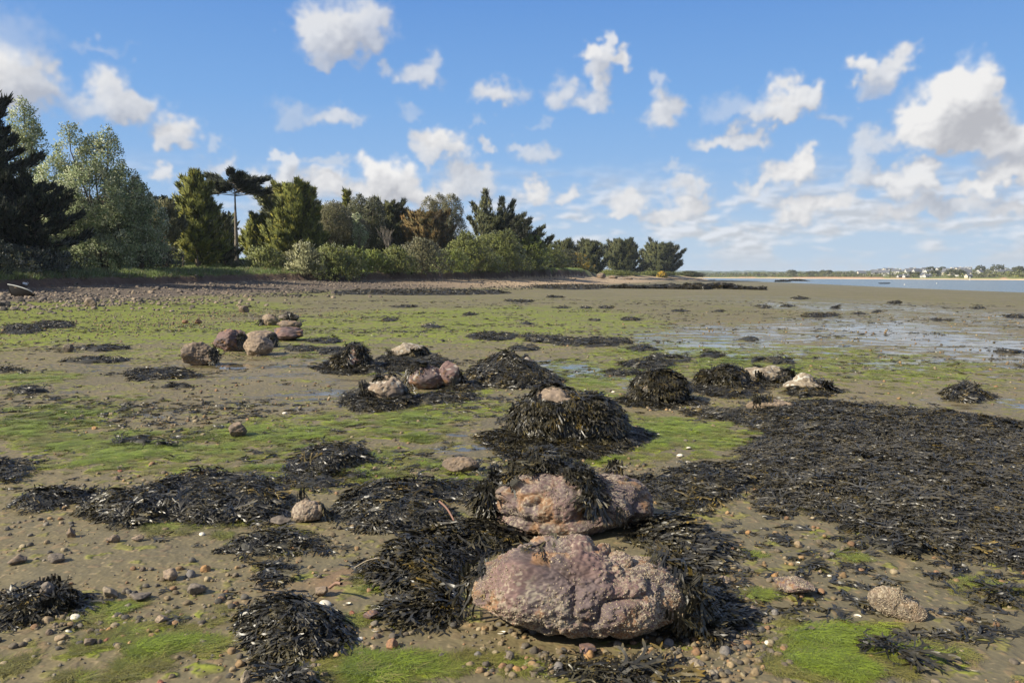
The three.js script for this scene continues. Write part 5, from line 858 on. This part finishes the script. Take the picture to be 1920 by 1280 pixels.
// bushes: mounds of upward and outward shoots
function bush(label, u, d, vTop, half, o = {}) {
  const base = spot(u, d), Ht = 1.3 * Math.max(.5, heightTo(vTop, d, base.y)), R = 1.6 * half / F * d, r = RNG(o.seed ?? Math.round(u * 5 + vTop)), L = new Leaves(), wood = [], g = tag(new THREE.Group(), label, 'bush', o.group), col = GREEN[o.color ?? 'bush'], dp = R * (o.deep ?? .8);
  const n = Math.round((o.density ?? 34) * (R * Ht + R * dp) * .75), leaf = (o.leaf ?? .24) * (.75 + d * .003);
  const bumps = Array.from({ length: 5 }, () => [(r() * 2 - 1) * .75, .5 + r() * .5, r() * 2 - 1]);
  for (let i = 0; i < n; i++) {
    const a = r() * Math.PI * 2, e = Math.pow(r(), .8) * 1.5, s = Math.pow(r(), .35), x = Math.cos(a) * Math.cos(e), z = Math.sin(a) * Math.cos(e), y = Math.sin(e);
    const w = .68 + .62 * fbm3(x * 1.9 + u, y * 1.9, z * 1.9, 2), p = V(x * R * s * w, y * Ht * s * w * .95 + .05, z * dp * s * w);
    if (fbm3(p.x * .9 + u, p.y * 1.2, p.z * .9, 2) < .34) continue;
    const pick = r(), cc = col[pick < .55 ? 0 : pick < .82 ? 1 : 2], f = o.flower && r() < o.flower && y > -.2 ? [.42, .27, .01] : cc;
    L.bunch(r, p, V(x * .8, .5 + y * .6, z * .8).normalize(), o.per ?? 12, leaf * .9, .7, leaf * (o.long ?? 1), leaf * (o.wide ?? .22), f, .6, V(x, y * .5 + .55, z).normalize());
    if (i % 14 === 0) wood.push(tube([V(x * R * .2, 0, z * dp * .2), p], .03, .008, 3));
  }
  g.position.copy(base); g.position.y -= .1; put(g, 'bush');
  child(g, 'stems', mergeGeometries(wood.length ? wood : [tube([V(0, 0, 0), V(0, Ht * .5, 0)], .03, .01, 3)]), BARK.brown); const lf = child(g, 'foliage', L.geo(), LEAF.bush); lf.userData.kind = 'stuff';
  return g;
}
const pine = (t) => Math.pow(1 - t, .55) * (.35 + .65 * ss(0, .18, t)) * (.8 + .3 * Math.sin(t * 17));
conifer('pine_tree', 'tall dark pine cut by the left edge of the picture', -6, 68, 138, 128, { color: 'dark', limbs: 64, profile: (t) => Math.pow(1 - t, .62) * (.62 + .38 * ss(.0, .1, t)) * (.82 + .3 * Math.sin(t * 21 + 1)) + .03, up0: -.05, up1: .5, rise: .45, thick: 1.3, spray: .62, bare: .22, lift: .6, seed: 11, low: .10 });
conifer('pine_tree', 'dark lower pine bough mass leaning over the willows at the left', 70, 70, 330, 98, { color: 'dark', limbs: 30, profile: (t) => .45 + .55 * Math.sin(Math.PI * Math.min(1, t * 1.05)), up0: 0, up1: .3, thick: 1.2, spray: .6, seed: 14, low: .25 });
broadleaf('willow_tree', 'pale willow crown showing behind the tall dark pine', 58, 80, [[0, 226, 25, 44], [16, 268, 24, 44], [-14, 300, 34, 56]], { seed: 21, density: 34 });
broadleaf('willow_tree', 'tall silvery green willow with several pointed tops', 190, 80, [[-42, 282, 26, 62], [-10, 300, 30, 50], [22, 296, 26, 58], [-70, 350, 36, 56], [0, 370, 64, 66], [46, 370, 44, 62], [-50, 430, 56, 60], [30, 440, 66, 60], [0, 480, 70, 40]], { seed: 22, density: 33 });
broadleaf('willow_tree', 'lower silvery willow between the tall one and the yellow-green cypress', 268, 82, [[-6, 372, 28, 36], [18, 410, 32, 44], [-16, 440, 40, 46], [20, 460, 30, 36]], { seed: 23, density: 33 });
conifer('cypress_tree', 'dark round-headed conifer peering over the lower willow', 262, 100, 318, 30, { color: 'deep', limbs: 24, low: .5, seed: 25 });
conifer('cypress_tree', 'full yellow-green cypress with a lit conical top, left of the umbrella-like tree', 374, 98, 304, 70, { color: 'cypress', limbs: 96, profile: (t) => Math.pow(1 - t, .75) * (.75 + .25 * ss(0, .2, t)) + .02, seed: 31, thick: 1.15, low: .03 });
conifer('pine_tree', 'brown-green pine with a bare reddish trunk, in front of the full cypress', 316, 92, 372, 40, { color: 'olive', limbs: 30, low: .38, profile: (t) => Math.sin(Math.PI * (.25 + t * .7)), seed: 33, up0: .2 });
conifer('umbrella_cypress', 'tall tree with a bare pale trunk and a flat umbrella-like crown', 446, 108, 318, 50, { color: 'dark', bark: 'pale', limbs: 34, low: .82, even: 1, profile: (t) => .75 + .35 * r0(t), up0: .5, up1: .12, rise: .1, bare: .5, seed: 36, thick: 1.3, flat: .16, lift: .2, spray: .6 });
function r0(t) { return Math.sin(t * 40) * .5 + .5; }
conifer('cypress_tree', 'dark spreading cypress crown behind the broad yellow-green one', 540, 122, 344, 62, { color: 'deep', limbs: 40, low: .4, profile: (t) => .5 + .5 * Math.sin(Math.PI * Math.min(1, t)), up0: .2, up1: .5, seed: 38, flat: .25 });
conifer('cypress_tree', 'open dark cypress with ragged branches right of the umbrella-like tree', 492, 112, 402, 42, { color: 'cypress', limbs: 64, low: .08, profile: (t) => Math.pow(1 - t, .5) * .9 + .12, seed: 39, bare: .35, up1: .9 });
conifer('cypress_tree', 'broad yellow-green cypress lit by the sun above the bushes', 556, 108, 352, 74, { color: 'cypress', limbs: 110, profile: (t) => Math.pow(1 - t, .42) * (.8 + .2 * ss(0, .25, t)) + .03, seed: 41, thick: 1.2, low: .04, up1: 1 });
conifer('cypress_tree', 'slim pointed cypress top, right of the broad yellow-green one', 654, 124, 346, 34, { color: 'cypress', limbs: 70, profile: (t) => Math.pow(1 - t, .9) * .95 + .02, seed: 43 });
broadleaf('oak_tree', 'dull green rounded tree under the slim pointed cypress', 640, 118, [[-8, 412, 36, 34], [20, 436, 36, 36], [-22, 450, 34, 32]], { color: 'olive', seed: 44, density: 30, gaps: .3 });
broadleaf('oak_tree', 'dark green rounded trees mass between the two pointed cypresses', 690, 122, [[-14, 392, 24, 28], [14, 400, 22, 28], [0, 430, 36, 36]], { color: 'deep', seed: 45, density: 30, gaps: .3 });
broadleaf('willow_sapling', 'small pale silvery sapling among dark trees', 672, 112, [[0, 416, 10, 16], [4, 440, 14, 18]], { seed: 46, density: 30 });
conifer('cypress_tree', 'dark flat-topped cypress behind the bare tree', 736, 128, 368, 40, { color: 'deep', limbs: 66, profile: (t) => Math.pow(1 - t, .35) * .9, seed: 47, up0: .1, up1: .35, flat: .22, tops: [[-26, 370, 1.6, -.5], [26, 374, 1.8, .6]] });
conifer('cypress_tree', 'rust-brown tinged conifer right of the bare tree', 800, 128, 402, 62, { color: 'rust', limbs: 80, profile: (t) => Math.pow(1 - t, .4) * .95, seed: 49, thick: 1.1, low: .05 });
broadleaf('oak_tree', 'tall olive-brown rounded tree with three domes', 824, 142, [[-16, 392, 18, 24], [2, 386, 16, 24], [24, 392, 22, 28], [-8, 424, 30, 30], [26, 428, 28, 30]], { color: 'olive', seed: 51, density: 30, gaps: .34 });
conifer('cypress_tree', 'windswept dark cypress with arching tops leaning right, last of the tall trees', 930, 150, 398, 66, { color: 'deep', limbs: 78, profile: (t) => Math.pow(1 - t, .45) * .95, seed: 53, up0: .05, up1: .4, windy: 1, flat: .2, tops: [[-30, 360, 6.5, -.25], [-14, 378, 6, .25], [14, 374, 6, .15], [40, 376, 5.5, .55], [54, 392, 5, .75], [-48, 380, 5, -.5], [62, 420, 4, 1.0], [62, 440, 3.4, 1.2]], low: .08, thick: 1.1 });
conifer('cypress_tree', 'dark cypress row end rising behind the gorse', 1060, 250, 452, 34, { color: 'deep', limbs: 64, detail: .7, seed: 61, tops: [[-20, 456, 3, -.3], [8, 450, 3, .2]], profile: (t) => Math.pow(1 - t, .45), spray: .6, low: .0, bare: .05 });
conifer('cypress_tree', 'dark cypress with a double top, left of the two on the point', 1104, 262, 452, 40, { color: 'deep', limbs: 64, detail: .7, seed: 62, tops: [[-16, 450, 3, -.2], [14, 455, 3, .4]], profile: (t) => Math.pow(1 - t, .5), spray: .6, low: .0, bare: .05 });
conifer('cypress_tree', 'broad dark cypress on the point, middle one of three', 1165, 318, 458, 46, { color: 'deep', limbs: 84, detail: .6, seed: 63, tops: [[-22, 460, 4, -.3], [14, 454, 4, .2], [-4, 458, 3, 0]], profile: (t) => Math.pow(1 - t, .38), spray: .65, low: .0, bare: .05 });
conifer('cypress_tree', 'dark brownish cypress, outermost tree of the point', 1236, 370, 466, 44, { color: 'deep', limbs: 84, detail: .5, seed: 64, tops: [[-14, 463, 4, -.2], [14, 467, 4, .4]], profile: (t) => Math.pow(1 - t, .32), spray: .7, low: .0, bare: .05 });
conifer('cypress_tree', 'low dark conifer hiding the foot of the umbrella-like tree', 424, 103, 408, 26, { color: 'deep', limbs: 40, seed: 37, low: .02 });
// trees further along the shore on the left, just out of the picture; they shade the bank and the foot of the pine
[[-210, 62, 245, 'tall pine of the shade belt nearest the picture edge'], [-330, 54, 230, 'foremost pine of the shade belt beyond the left edge'], [-150, 74, 262, 'rearmost pine of the shade belt beyond the left edge']].forEach(([u, d, v, t], i) => conifer('pine_tree', t, u, d, v, 120, { color: 'dark', limbs: 44, thick: 1.3, spray: .9, detail: .6, seed: 70 + i }));
// the wood behind them, which reads as one dark mass between the trunks
{
  const r = RNG(19), L = new Leaves();
  for (let i = 0; i < 7500; i++) {
    const u = -60 + r() * 900, d = (u < 300 ? 100 : u < 436 ? 122 : 135) + r() * 18; if (u > 436 && u < 472) continue;
    const top = u < 320 ? 375 : u < 436 ? 400 : u < 500 ? 430 : u < 640 ? 385 : u < 760 ? 395 : 420, y0 = H((u - 960) / F * d, -d), v = lerp(512, top + 26 * (fbm2(u * .03, 4, 3) - .3), Math.pow(r(), .8)), p = pt(u, v, d); if (p.y < y0) continue;
    L.bunch(r, p, V((r() - .5), .8, (r() - .5)).normalize(), 12, .9, .9, .75, .2, GREEN.deep[r() < .5 ? 0 : 1], .5);
  }
  const m = new THREE.Mesh(L.geo(), LEAF.conifer); tag(m, null, null, null, 'stuff'); put(m, 'woodland_undergrowth');
}
// the leafless tree
{
  const d = 116, base = spot(728, d), r = RNG(9), wood = [], g = tag(new THREE.Group(), 'leafless pale-barked tree standing against the dark trees', 'tree');
  const grow = (p, v, len, w, k) => { const q = p.clone().addScaledVector(v, len), m = p.clone().lerp(q, .5).add(V((r() - .5) * len * .12, 0, (r() - .5) * len * .12)); wood.push(tube([p, m, q], w, w * .62, 5)); if (k < 5) { const n = k === 0 ? 5 : 2 + (r() < .5 ? 1 : 0); for (let i = 0; i < n; i++) grow(p.clone().lerp(q, .55 + .45 * r()), v.clone().add(V((r() - .5) * 1.1, .12 + r() * .2, (r() - .5) * 1.1)).normalize(), len * (.62 + r() * .2), w * .58, k + 1); } };
  const Ht = heightTo(412, d, base.y); grow(V(0, 0, 0), V(.02, 1, 0), Ht * .33, .15, 0);
  g.position.copy(base); put(g, 'bare_tree'); child(g, 'trunk_and_branches', mergeGeometries(wood), BARK.pale);
}
// bushes along the top of the bank
const bs = [[20, 66, 470, 70, 'dark', 'dark leafy shrub at the left edge under the pine', 1.2], [85, 72, 476, 46, 'deep', 'grey-green laurel-like shrub beneath the willows', 1.3], [150, 80, 488, 40, 'dark', 'dark undergrowth shrub at the foot of the tall willow', 1], [230, 84, 476, 40, 'deep', 'green shrub at the right foot of the tall willow', 1], [285, 88, 470, 40, 'dark', 'dark brown shrub beside the reddish pine trunk', 1], [-60, 60, 455, 70, 'deep', 'shrub cut by the left edge low on the bank', 1],
  [500, 96, 472, 30, 'bush', 'dull green bush, first of the row from the left', 1], [470, 100, 488, 26, 'olive', 'low olive bush beside the meadow', 1], [540, 100, 484, 32, 'olive', 'low greyish bush below the broad cypress', 1], [576, 98, 470, 26, 'grey', 'pale grey-green willow bush with upright shoots', 1.4], [625, 100, 468, 40, 'bush', 'yellow-green broom bush next to the pale one', 1], [660, 103, 474, 26, 'lime', 'bright lime green bush at the beach edge', 1], [700, 106, 476, 30, 'lime', 'bright green bush with tall shoots', 1.2], [745, 108, 476, 30, 'bush', 'green bush below the leafless tree', 1], [792, 112, 462, 38, 'olive', 'large grey-green rounded bush', 1], [845, 120, 476, 30, 'lime', 'bright lit bush right of the grey-green one', 1], [876, 128, 458, 44, 'bush', 'tall green bush, left of the highest part of the thicket', 1],
  [930, 140, 450, 44, 'bush', 'tall green bush at the highest part of the thicket', 1], [978, 152, 451, 40, 'lime', 'bright green bush on the right shoulder of the thicket', 1], [1015, 164, 462, 34, 'bush', 'green bush above the sunlit sand', 1], [1045, 182, 474, 28, 'deep', 'dark bush just left of the earth cliff', 1], [905, 132, 480, 30, 'lime', 'lit bush low in front of the tall thicket', 1], [960, 148, 486, 30, 'bush', 'lower bush in front of the highest thicket', 1], [1000, 160, 490, 30, 'deep', 'low dark bush above the sand, left of the cliff', 1]];
for (const [u, d, v, h, c, t, lg] of bs) bush(t, u, u > 555 ? d - 2.6 : d, v, h, { color: c, long: lg });
bush('gorse bush with yellow flowers on top of the earth cliff', 1066, 203, 478, 22, { color: 'gorse', flower: .3 });
bush('gorse bush with orange-yellow flowers on the slope of the earth cliff', 1088, 212, 490, 16, { color: 'gorse', flower: .35 });
bush('small yellow gorse bush on the grassy strip beyond the cliff', 1240, 345, 512.5, 7, { color: 'gorse', flower: .7 });
bush('low green scrub at the foot of the cypresses on the point', 1150, 280, 510, 36, { color: 'bush', deep: .4 });
bush('low green scrub at the outer end of the grassy strip', 1215, 350, 511.5, 40, { color: 'bush', deep: .4 });
bush('dark low scrub tailing off beyond the outermost cypress', 1290, 400, 512, 20, { color: 'deep', deep: .4 });
// tufts of grass on the bank and the meadow
{
  const blade = (() => { const r = RNG(3), L = new Leaves(); for (let i = 0; i < 26; i++) L.bunch(r, V((r() - .5) * .5, 0, (r() - .5) * .5), V((r() - .5) * .9, 1, (r() - .5) * .9).normalize(), 1, 0, .25, .55, .014, [1, 1, 1], .5); return L.geo(); })();
  const r = RNG(12), list = [];
  for (let i = 0; i < 90000; i++) {
    const d = 50 + r() * 110, x = (-(r() * .72) + .03) * d; const u = 960 + x / d * F; if (u < -40 || u > 540) continue;
    const s = shore(x, d).s + (fbm2(x * .22, -d * .22, 3) - .5) * 2.2; if (s < .8 || s > 30) continue;
    const edge = s < 5; if (!edge && r() > .35) continue;
    const k = .6 + r() * .8, dryOrGlint = r() < .16, c = dryOrGlint ? [.22 * k, .18 * k, .07 * k] : edge ? [.13 * k, .18 * k, .03 * k] : [.17 * k, .22 * k, .03 * k], sz = (edge ? .55 : .4) * (.6 + r() * .9);
    list.push([x, H(x, -d) - .03, -d, V(Math.cos(r() * 7), 0, Math.sin(i)).normalize(), V((r() - .5) * .3 + (edge && s < 1.2 ? .4 : 0), 1, (r() - .5) * .3).normalize(), sz, c]);
  }
  const g = tag(new THREE.Group(), null, null, null, 'stuff'); put(g, 'bank_grass');
  scatter(g, 'grass_tuft', [blade], LEAF.grass, list);
}
// fence posts in the meadow, the boat on the beach, the white float under the shrubs
for (const [u, t] of [[346, 'left fence post at the sunlit meadow'], [373, 'right fence post at the sunlit meadow']]) { const p = spot(u, 94), m = new THREE.Group(); tag(m, t, 'post'); m.position.copy(p); put(m, 'fence_post'); const g = new THREE.CylinderGeometry(.09, .11, 1.5, 8); g.translate(0, .7, 0); child(m, 'post_shaft', g, BARK.brown); const c = new THREE.ConeGeometry(.095, .1, 8); c.translate(0, 1.5, 0); child(m, 'post_tip', c, BARK.brown); }
{
  const A = hit(20, 555), B = hit(57, 557), len = A.distanceTo(B), P = [], I = [], n = 14, m = 9, g = tag(new THREE.Group(), 'small dark rowing boat with a pale rim lying on the beach', 'boat');
  const sect = (t) => ({ w: .62 * Math.sqrt(Math.max(0.02, 1 - Math.pow(Math.max(0, t - .1) / .9, 2.2))), y: .52 - .22 * t, k: .08 + .16 * t * t });
  for (let i = 0; i <= n; i++) { const t = i / n, s = sect(t); for (let j = 0; j <= m; j++) { const a = (j / m - .5) * Math.PI, q = Math.abs(Math.sin(a)); P.push(t * len, s.k + (s.y - s.k) * Math.pow(q, 2.2), Math.sin(a) * s.w * (.55 + .45 * q)); } }
  for (let i = 0; i < n; i++) for (let j = 0; j < m; j++) { const a = i * (m + 1) + j; I.push(a, a + 1, a + m + 1, a + 1, a + m + 2, a + m + 1); }
  for (let j = 1; j < m; j++) I.push(0, j, j + 1);
  const rim = (sg) => new THREE.TubeGeometry(new THREE.CatmullRomCurve3(Array.from({ length: 9 }, (_, i) => { const t = i / 8, s = sect(t); return V(t * len, s.y + .02, sg * s.w); })), 20, .03, 6), stern = new THREE.TubeGeometry(new THREE.CatmullRomCurve3([V(0, .54, -.62), V(-.02, .55, 0), V(0, .54, .62)]), 8, .03, 6);
  g.position.copy(A); g.position.y -= .02; g.rotation.y = -Math.atan2(B.z - A.z, B.x - A.x); put(g, 'rowing_boat');
  const lean = (q) => q.rotateX(-.62);                    // heeled over, its bottom towards the water
  child(g, 'hull', lean(geoOf(P, I)), new THREE.MeshStandardMaterial({ color: new THREE.Color().setRGB(.012, .012, .013), roughness: .5, side: THREE.DoubleSide }));
  const rm = new THREE.MeshStandardMaterial({ color: new THREE.Color().setRGB(.36, .37, .36), roughness: .6 }); child(g, 'gunwale', lean(rim(1)), rm); child(g, 'gunwale', lean(rim(-1)), rm); child(g, 'transom_rim', lean(stern), rm);
  const th = new THREE.BoxGeometry(.22, .03, 1.05); th.translate(len * .4, .36, 0); child(g, 'thwart', lean(th), new THREE.MeshStandardMaterial({ color: new THREE.Color().setRGB(.2, .14, .09), roughness: .8 }));
  const p = hit(46, 534), f = new THREE.Group(); tag(f, 'white plastic float lying under the shrubs behind the boat', 'float'); f.position.copy(p); put(f, 'mooring_float'); const fg = new THREE.CapsuleGeometry(.09, .2, 6, 12); fg.rotateZ(1.3); fg.translate(0, .09, 0); const w = new THREE.MeshStandardMaterial({ color: new THREE.Color().setRGB(.8, .8, .8), roughness: .4 }); child(f, 'float_body', fg, w); const rg = new THREE.TorusGeometry(.06, .015, 6, 12); rg.translate(.2, .14, 0); child(f, 'rope_eye', rg, w);
}

// ---------------------------------------------------------------- the far shore: houses, trees, moorings
const at3 = (u, back) => { const d = farD(u) + back; return V((u - 960) / F * d, farH(u, back), -d); };
{
  const r = RNG(55), white = new THREE.MeshStandardMaterial({ color: new THREE.Color().setRGB(.50, .49, .47), roughness: .9 }), cream = new THREE.MeshStandardMaterial({ color: new THREE.Color().setRGB(.60, .53, .42), roughness: .9 }), slate = new THREE.MeshStandardMaterial({ color: new THREE.Color().setRGB(.10, .105, .12), roughness: .7 }), glass = new THREE.MeshStandardMaterial({ color: new THREE.Color().setRGB(.03, .035, .04), roughness: .2 });
  const house = (name, label, u, back, len, wide, eave, ridge, turn, wall, group) => {
    const g = tag(new THREE.Group(), label, 'house', group); g.position.copy(at3(u, back)); g.position.y -= .3; g.rotation.y = turn; put(g, name);
    const sh = new THREE.Shape(); sh.moveTo(-wide / 2, 0); sh.lineTo(wide / 2, 0); sh.lineTo(wide / 2, eave); sh.lineTo(0, ridge); sh.lineTo(-wide / 2, eave); sh.closePath();
    const b = new THREE.ExtrudeGeometry(sh, { depth: len, bevelEnabled: false }); b.translate(0, 0, -len / 2); b.rotateY(Math.PI / 2); child(g, 'wall', b, wall);
    const sl = Math.hypot(wide / 2, ridge - eave) + .45, an = Math.atan2(ridge - eave, wide / 2);
    const roofs = [-1, 1].map((s) => { const q = new THREE.BoxGeometry(len + .6, .18, sl); q.translate(0, .13, s * sl / 2); q.rotateX(s * an); q.translate(0, ridge, 0); return q; });
    const rf = child(g, 'roof', mergeGeometries(roofs), slate); const ch = new THREE.BoxGeometry(.9, 1.5, .7); ch.translate(len / 2 - .5, ridge + .3, 0); child(rf, 'chimney', ch, wall);
    for (let k = 0; k < 3; k++) { const w = new THREE.BoxGeometry(1.1, 1.3, .08); w.translate((k - 1) * len * .3, eave * .55, wide / 2 + .03); child(g, 'window', w, glass); }
    return g;
  };
  house('house', 'white house with two tall gables right behind the far beach', 1729, 22, 5, 4, 2.6, 4.8, 1.4, white);
  house('house', 'low white house beside the one with tall gables on the far beach', 1737, 24, 6, 4, 2.0, 3.3, .1, white);
  house('beach_house', 'tan stone house alone at the edge of the far beach', 1814, 20, 5, 4, 2.1, 3.4, .2, cream);
  house('house', 'long white house low behind the far beach, left of the gabled one', 1687, 26, 7, 4, 1.8, 3.0, .1, white);
  house('house', 'small white house low behind the far beach, beside the long one', 1697, 24, 5, 4, 1.7, 2.8, .2, white);
  house('house', 'isolated white house amid trees on the far shore, left part', 1397, 240, 9, 7, 3.5, 6.5, .3, white);
  house('house', 'big white villa among the dark trees near the water tower', 1804, 150, 10, 7, 4, 7, .1, white);
  house('house', 'white house right of the villa on the far hillside', 1834, 130, 7, 6, 3.2, 6, .6, white);
  for (const [u, b, t] of [[1440, 330, 'white house on the far shore left of the lone dark tree'], [1452, 320, 'second white house on the far shore left of the lone dark tree'], [1868, 200, 'white house low on the right end of the far shore'], [1875, 190, 'white bungalow on the right end of the far shore'], [1887, 220, 'rightmost white house of the far shore']]) house('house', t, u, b, 9, 6, 2.8, 5.4, r() * .6, white);
  for (let i = 0; i < 46; i++) { const u = 1612 + r() * 200, b = 70 + r() * 420; house('house', 'small white or cream house of the village on the far shore', u, b, 7 + r() * 5, 6, 3 + r() * 1.6, 5.6 + r() * 2, (r() - .5) * 1.8, r() < .7 ? white : cream, 'village houses on the far shore'); }
  // water tower
  const g = tag(new THREE.Group(), 'white cup-shaped water tower rising over the village', 'water tower'), base = at3(1755, 700); g.position.copy(base); put(g, 'water_tower');
  const top = EYE + ray(960, 508.3)[1] * -base.z - base.y, bowl = new THREE.LatheGeometry([[1.6, 0], [3, 1.2], [5, 3.6], [5.4, 4.6], [5.4, 6], [4.8, 6.4], [0, 6.8]].map(([a, b]) => new THREE.Vector2(a, top - 6.8 + b)), 20), stem = new THREE.CylinderGeometry(1.5, 1.9, top - 6, 14); stem.translate(0, (top - 6) / 2, 0);
  child(g, 'tank', bowl, white); child(g, 'shaft', stem, white);
  // beacon and mooring buoys
  const bp = (u, d) => V((u - 960) / F * d, SEA, -d), beacon = tag(new THREE.Group(), 'thin white beacon post standing in the far water', 'beacon'); beacon.position.copy(bp(1817, 560)); put(beacon, 'beacon'); const c1 = new THREE.CylinderGeometry(.22, .28, 2.2, 8); c1.translate(0, .9, 0); child(beacon, 'pole', c1, white); const c2 = new THREE.CylinderGeometry(.5, .5, .7, 8); c2.translate(0, 2.2, 0); child(beacon, 'top_mark', c2, white);
  for (const [u, d, t] of [[1695, 285, 'white mooring buoy on the water, left of two'], [1755, 330, 'white mooring buoy on the water, right of two']]) { const b = tag(new THREE.Group(), t, 'buoy'); b.position.copy(bp(u, d)); put(b, 'mooring_buoy'); const s = new THREE.SphereGeometry(.24, 14, 10); s.translate(0, .12, 0); child(b, 'float_body', s, white); const q = new THREE.TorusGeometry(.12, .03, 6, 12); q.translate(0, .42, 0); child(b, 'ring', q, slate); }
  { const d = tag(new THREE.Group(), 'dark low rowing boat lying on the far water', 'boat'), s = new THREE.SphereGeometry(1, 20, 8, 0, Math.PI * 2, Math.PI / 2, Math.PI / 2); s.scale(2.6, .55, .8); s.translate(0, .42, 0); d.position.copy(bp(1657, 330)); put(d, 'small_boat'); child(d, 'hull', s, new THREE.MeshStandardMaterial({ color: new THREE.Color().setRGB(.03, .03, .035), roughness: .6, side: THREE.DoubleSide })); const q = new THREE.BoxGeometry(.3, .05, 1.3); q.translate(0, .36, 0); child(d, 'thwart', q, cream); }
}
{
  const crown = (r, w, h, n, size, col) => { const L = new Leaves(); for (let i = 0; i < n; i++) { const a = r() * 7, e = Math.asin(r() * 1.3 - .3), s = Math.pow(r(), .3); const x = Math.cos(a) * Math.cos(e), y = Math.sin(e), z = Math.sin(a) * Math.cos(e), k = .7 + .5 * n3(x * 1.6 + w, y * 1.6, z * 1.6 + h); L.bunch(r, V(x * w * s * k, h * .45 + y * h * .52 * s * k, z * w * .8 * s * k), V(x, y + .5, z).normalize(), 4, size * .6, .8, size, size * .4, col[r() < .55 ? 0 : r() < .5 ? 1 : 2], .5); } return L; };
  const r = RNG(66);
  const tree = (label, u, back, w, h, c = 'deep') => { const g = tag(new THREE.Group(), label, 'tree'); g.position.copy(at3(u, back)); g.position.y -= .3; put(g, 'round_tree'); child(g, 'trunk', tube([V(0, 0, 0), V(.1, h * .4, 0)], .35, .2, 6), BARK.brown); child(g, 'crown', crown(r, w, h, 260, 1.0, GREEN[c]).geo(), LEAF.broad).userData.kind = 'stuff'; };
  for (const [u, b, w, h, t] of [[1482, 70, 6.5, 9, 'lone dark round tree on the far shore, left of the pair of groves'], [1489, 60, 5, 7, 'smaller dark tree touching the lone round one on the far shore'], [1517, 60, 6, 7.5, 'dark tree, left half of the first far grove'], [1526, 60, 5.5, 7, 'dark tree, right half of the first far grove'], [1542, 60, 6, 8, 'dark tree, larger one of the second far grove'], [1554, 60, 3.6, 8, 'narrow dark tree at the right of the second far grove'], [1298, 120, 5, 8, 'dark tree at the left end of the far shore'], [1316, 120, 4, 6, 'smaller dark tree at the left end of the far shore'], [1785, 60, 8, 7.5, 'wide dark tree in front of the village on the far shore'], [1799, 60, 5, 6.5, 'dark tree right of the wide one before the village'], [1748, 60, 6, 6, 'green tree behind the tall-gabled white house'], [1741, 200, 6, 9, 'dark tree left of the water tower'], [1764, 240, 5, 9, 'dark tree right of the water tower'], [1705, 40, 4, 5, 'dark tree above the low white houses'], [1717, 40, 3.6, 5, 'dark tree left of the tall-gabled house'], [1834, 160, 5, 10, 'tall dark tree at the right end of the village'], [1867, 220, 8, 11, 'round dark tree alone on the skyline at right'], [1900, 240, 5, 7, 'dark tree near the right edge of the far shore'], [1908, 240, 4.5, 8.5, 'pointed dark tree near the right edge of the far shore']]) tree(t, u, b, w, h);
  const L = new Leaves();
  for (let i = 0; i < 2600; i++) { const u = 1200 + Math.pow(r(), .9) * 900, back = 18 + Math.pow(r(), 1.6) * 520; if (u > 1610 && u < 1820 && r() < .55) continue; const p = at3(u, back), w = 1.5 + r() * 3 + back * .006, h = (1.4 + r() * 3.2) * (u > 1600 ? .7 : 1) * (1 + back * .0012), c = GREEN[['bush', 'olive', 'deep', 'bush'][Math.floor(r() * 4)]]; for (let k = 0; k < 16; k++) { const a = r() * 7, e = r() * 1.5, x = Math.cos(a) * Math.cos(e) * w, y = Math.sin(e) * h, z = Math.sin(a) * Math.cos(e) * w; L.bunch(r, V(p.x + x, p.y + y, p.z + z), V(x / w, .6, z / w).normalize(), 2, .5, .8, 1.1, .42, c[r() < .5 ? 0 : r() < .5 ? 1 : 2], .5); } }
  const m = new THREE.Mesh(L.geo(), LEAF.broad); tag(m, null, null, null, 'stuff'); put(m, 'far_hedges_and_scrub');
}

scene.updateMatrixWorld(true);
renderer.render(scene, camera);
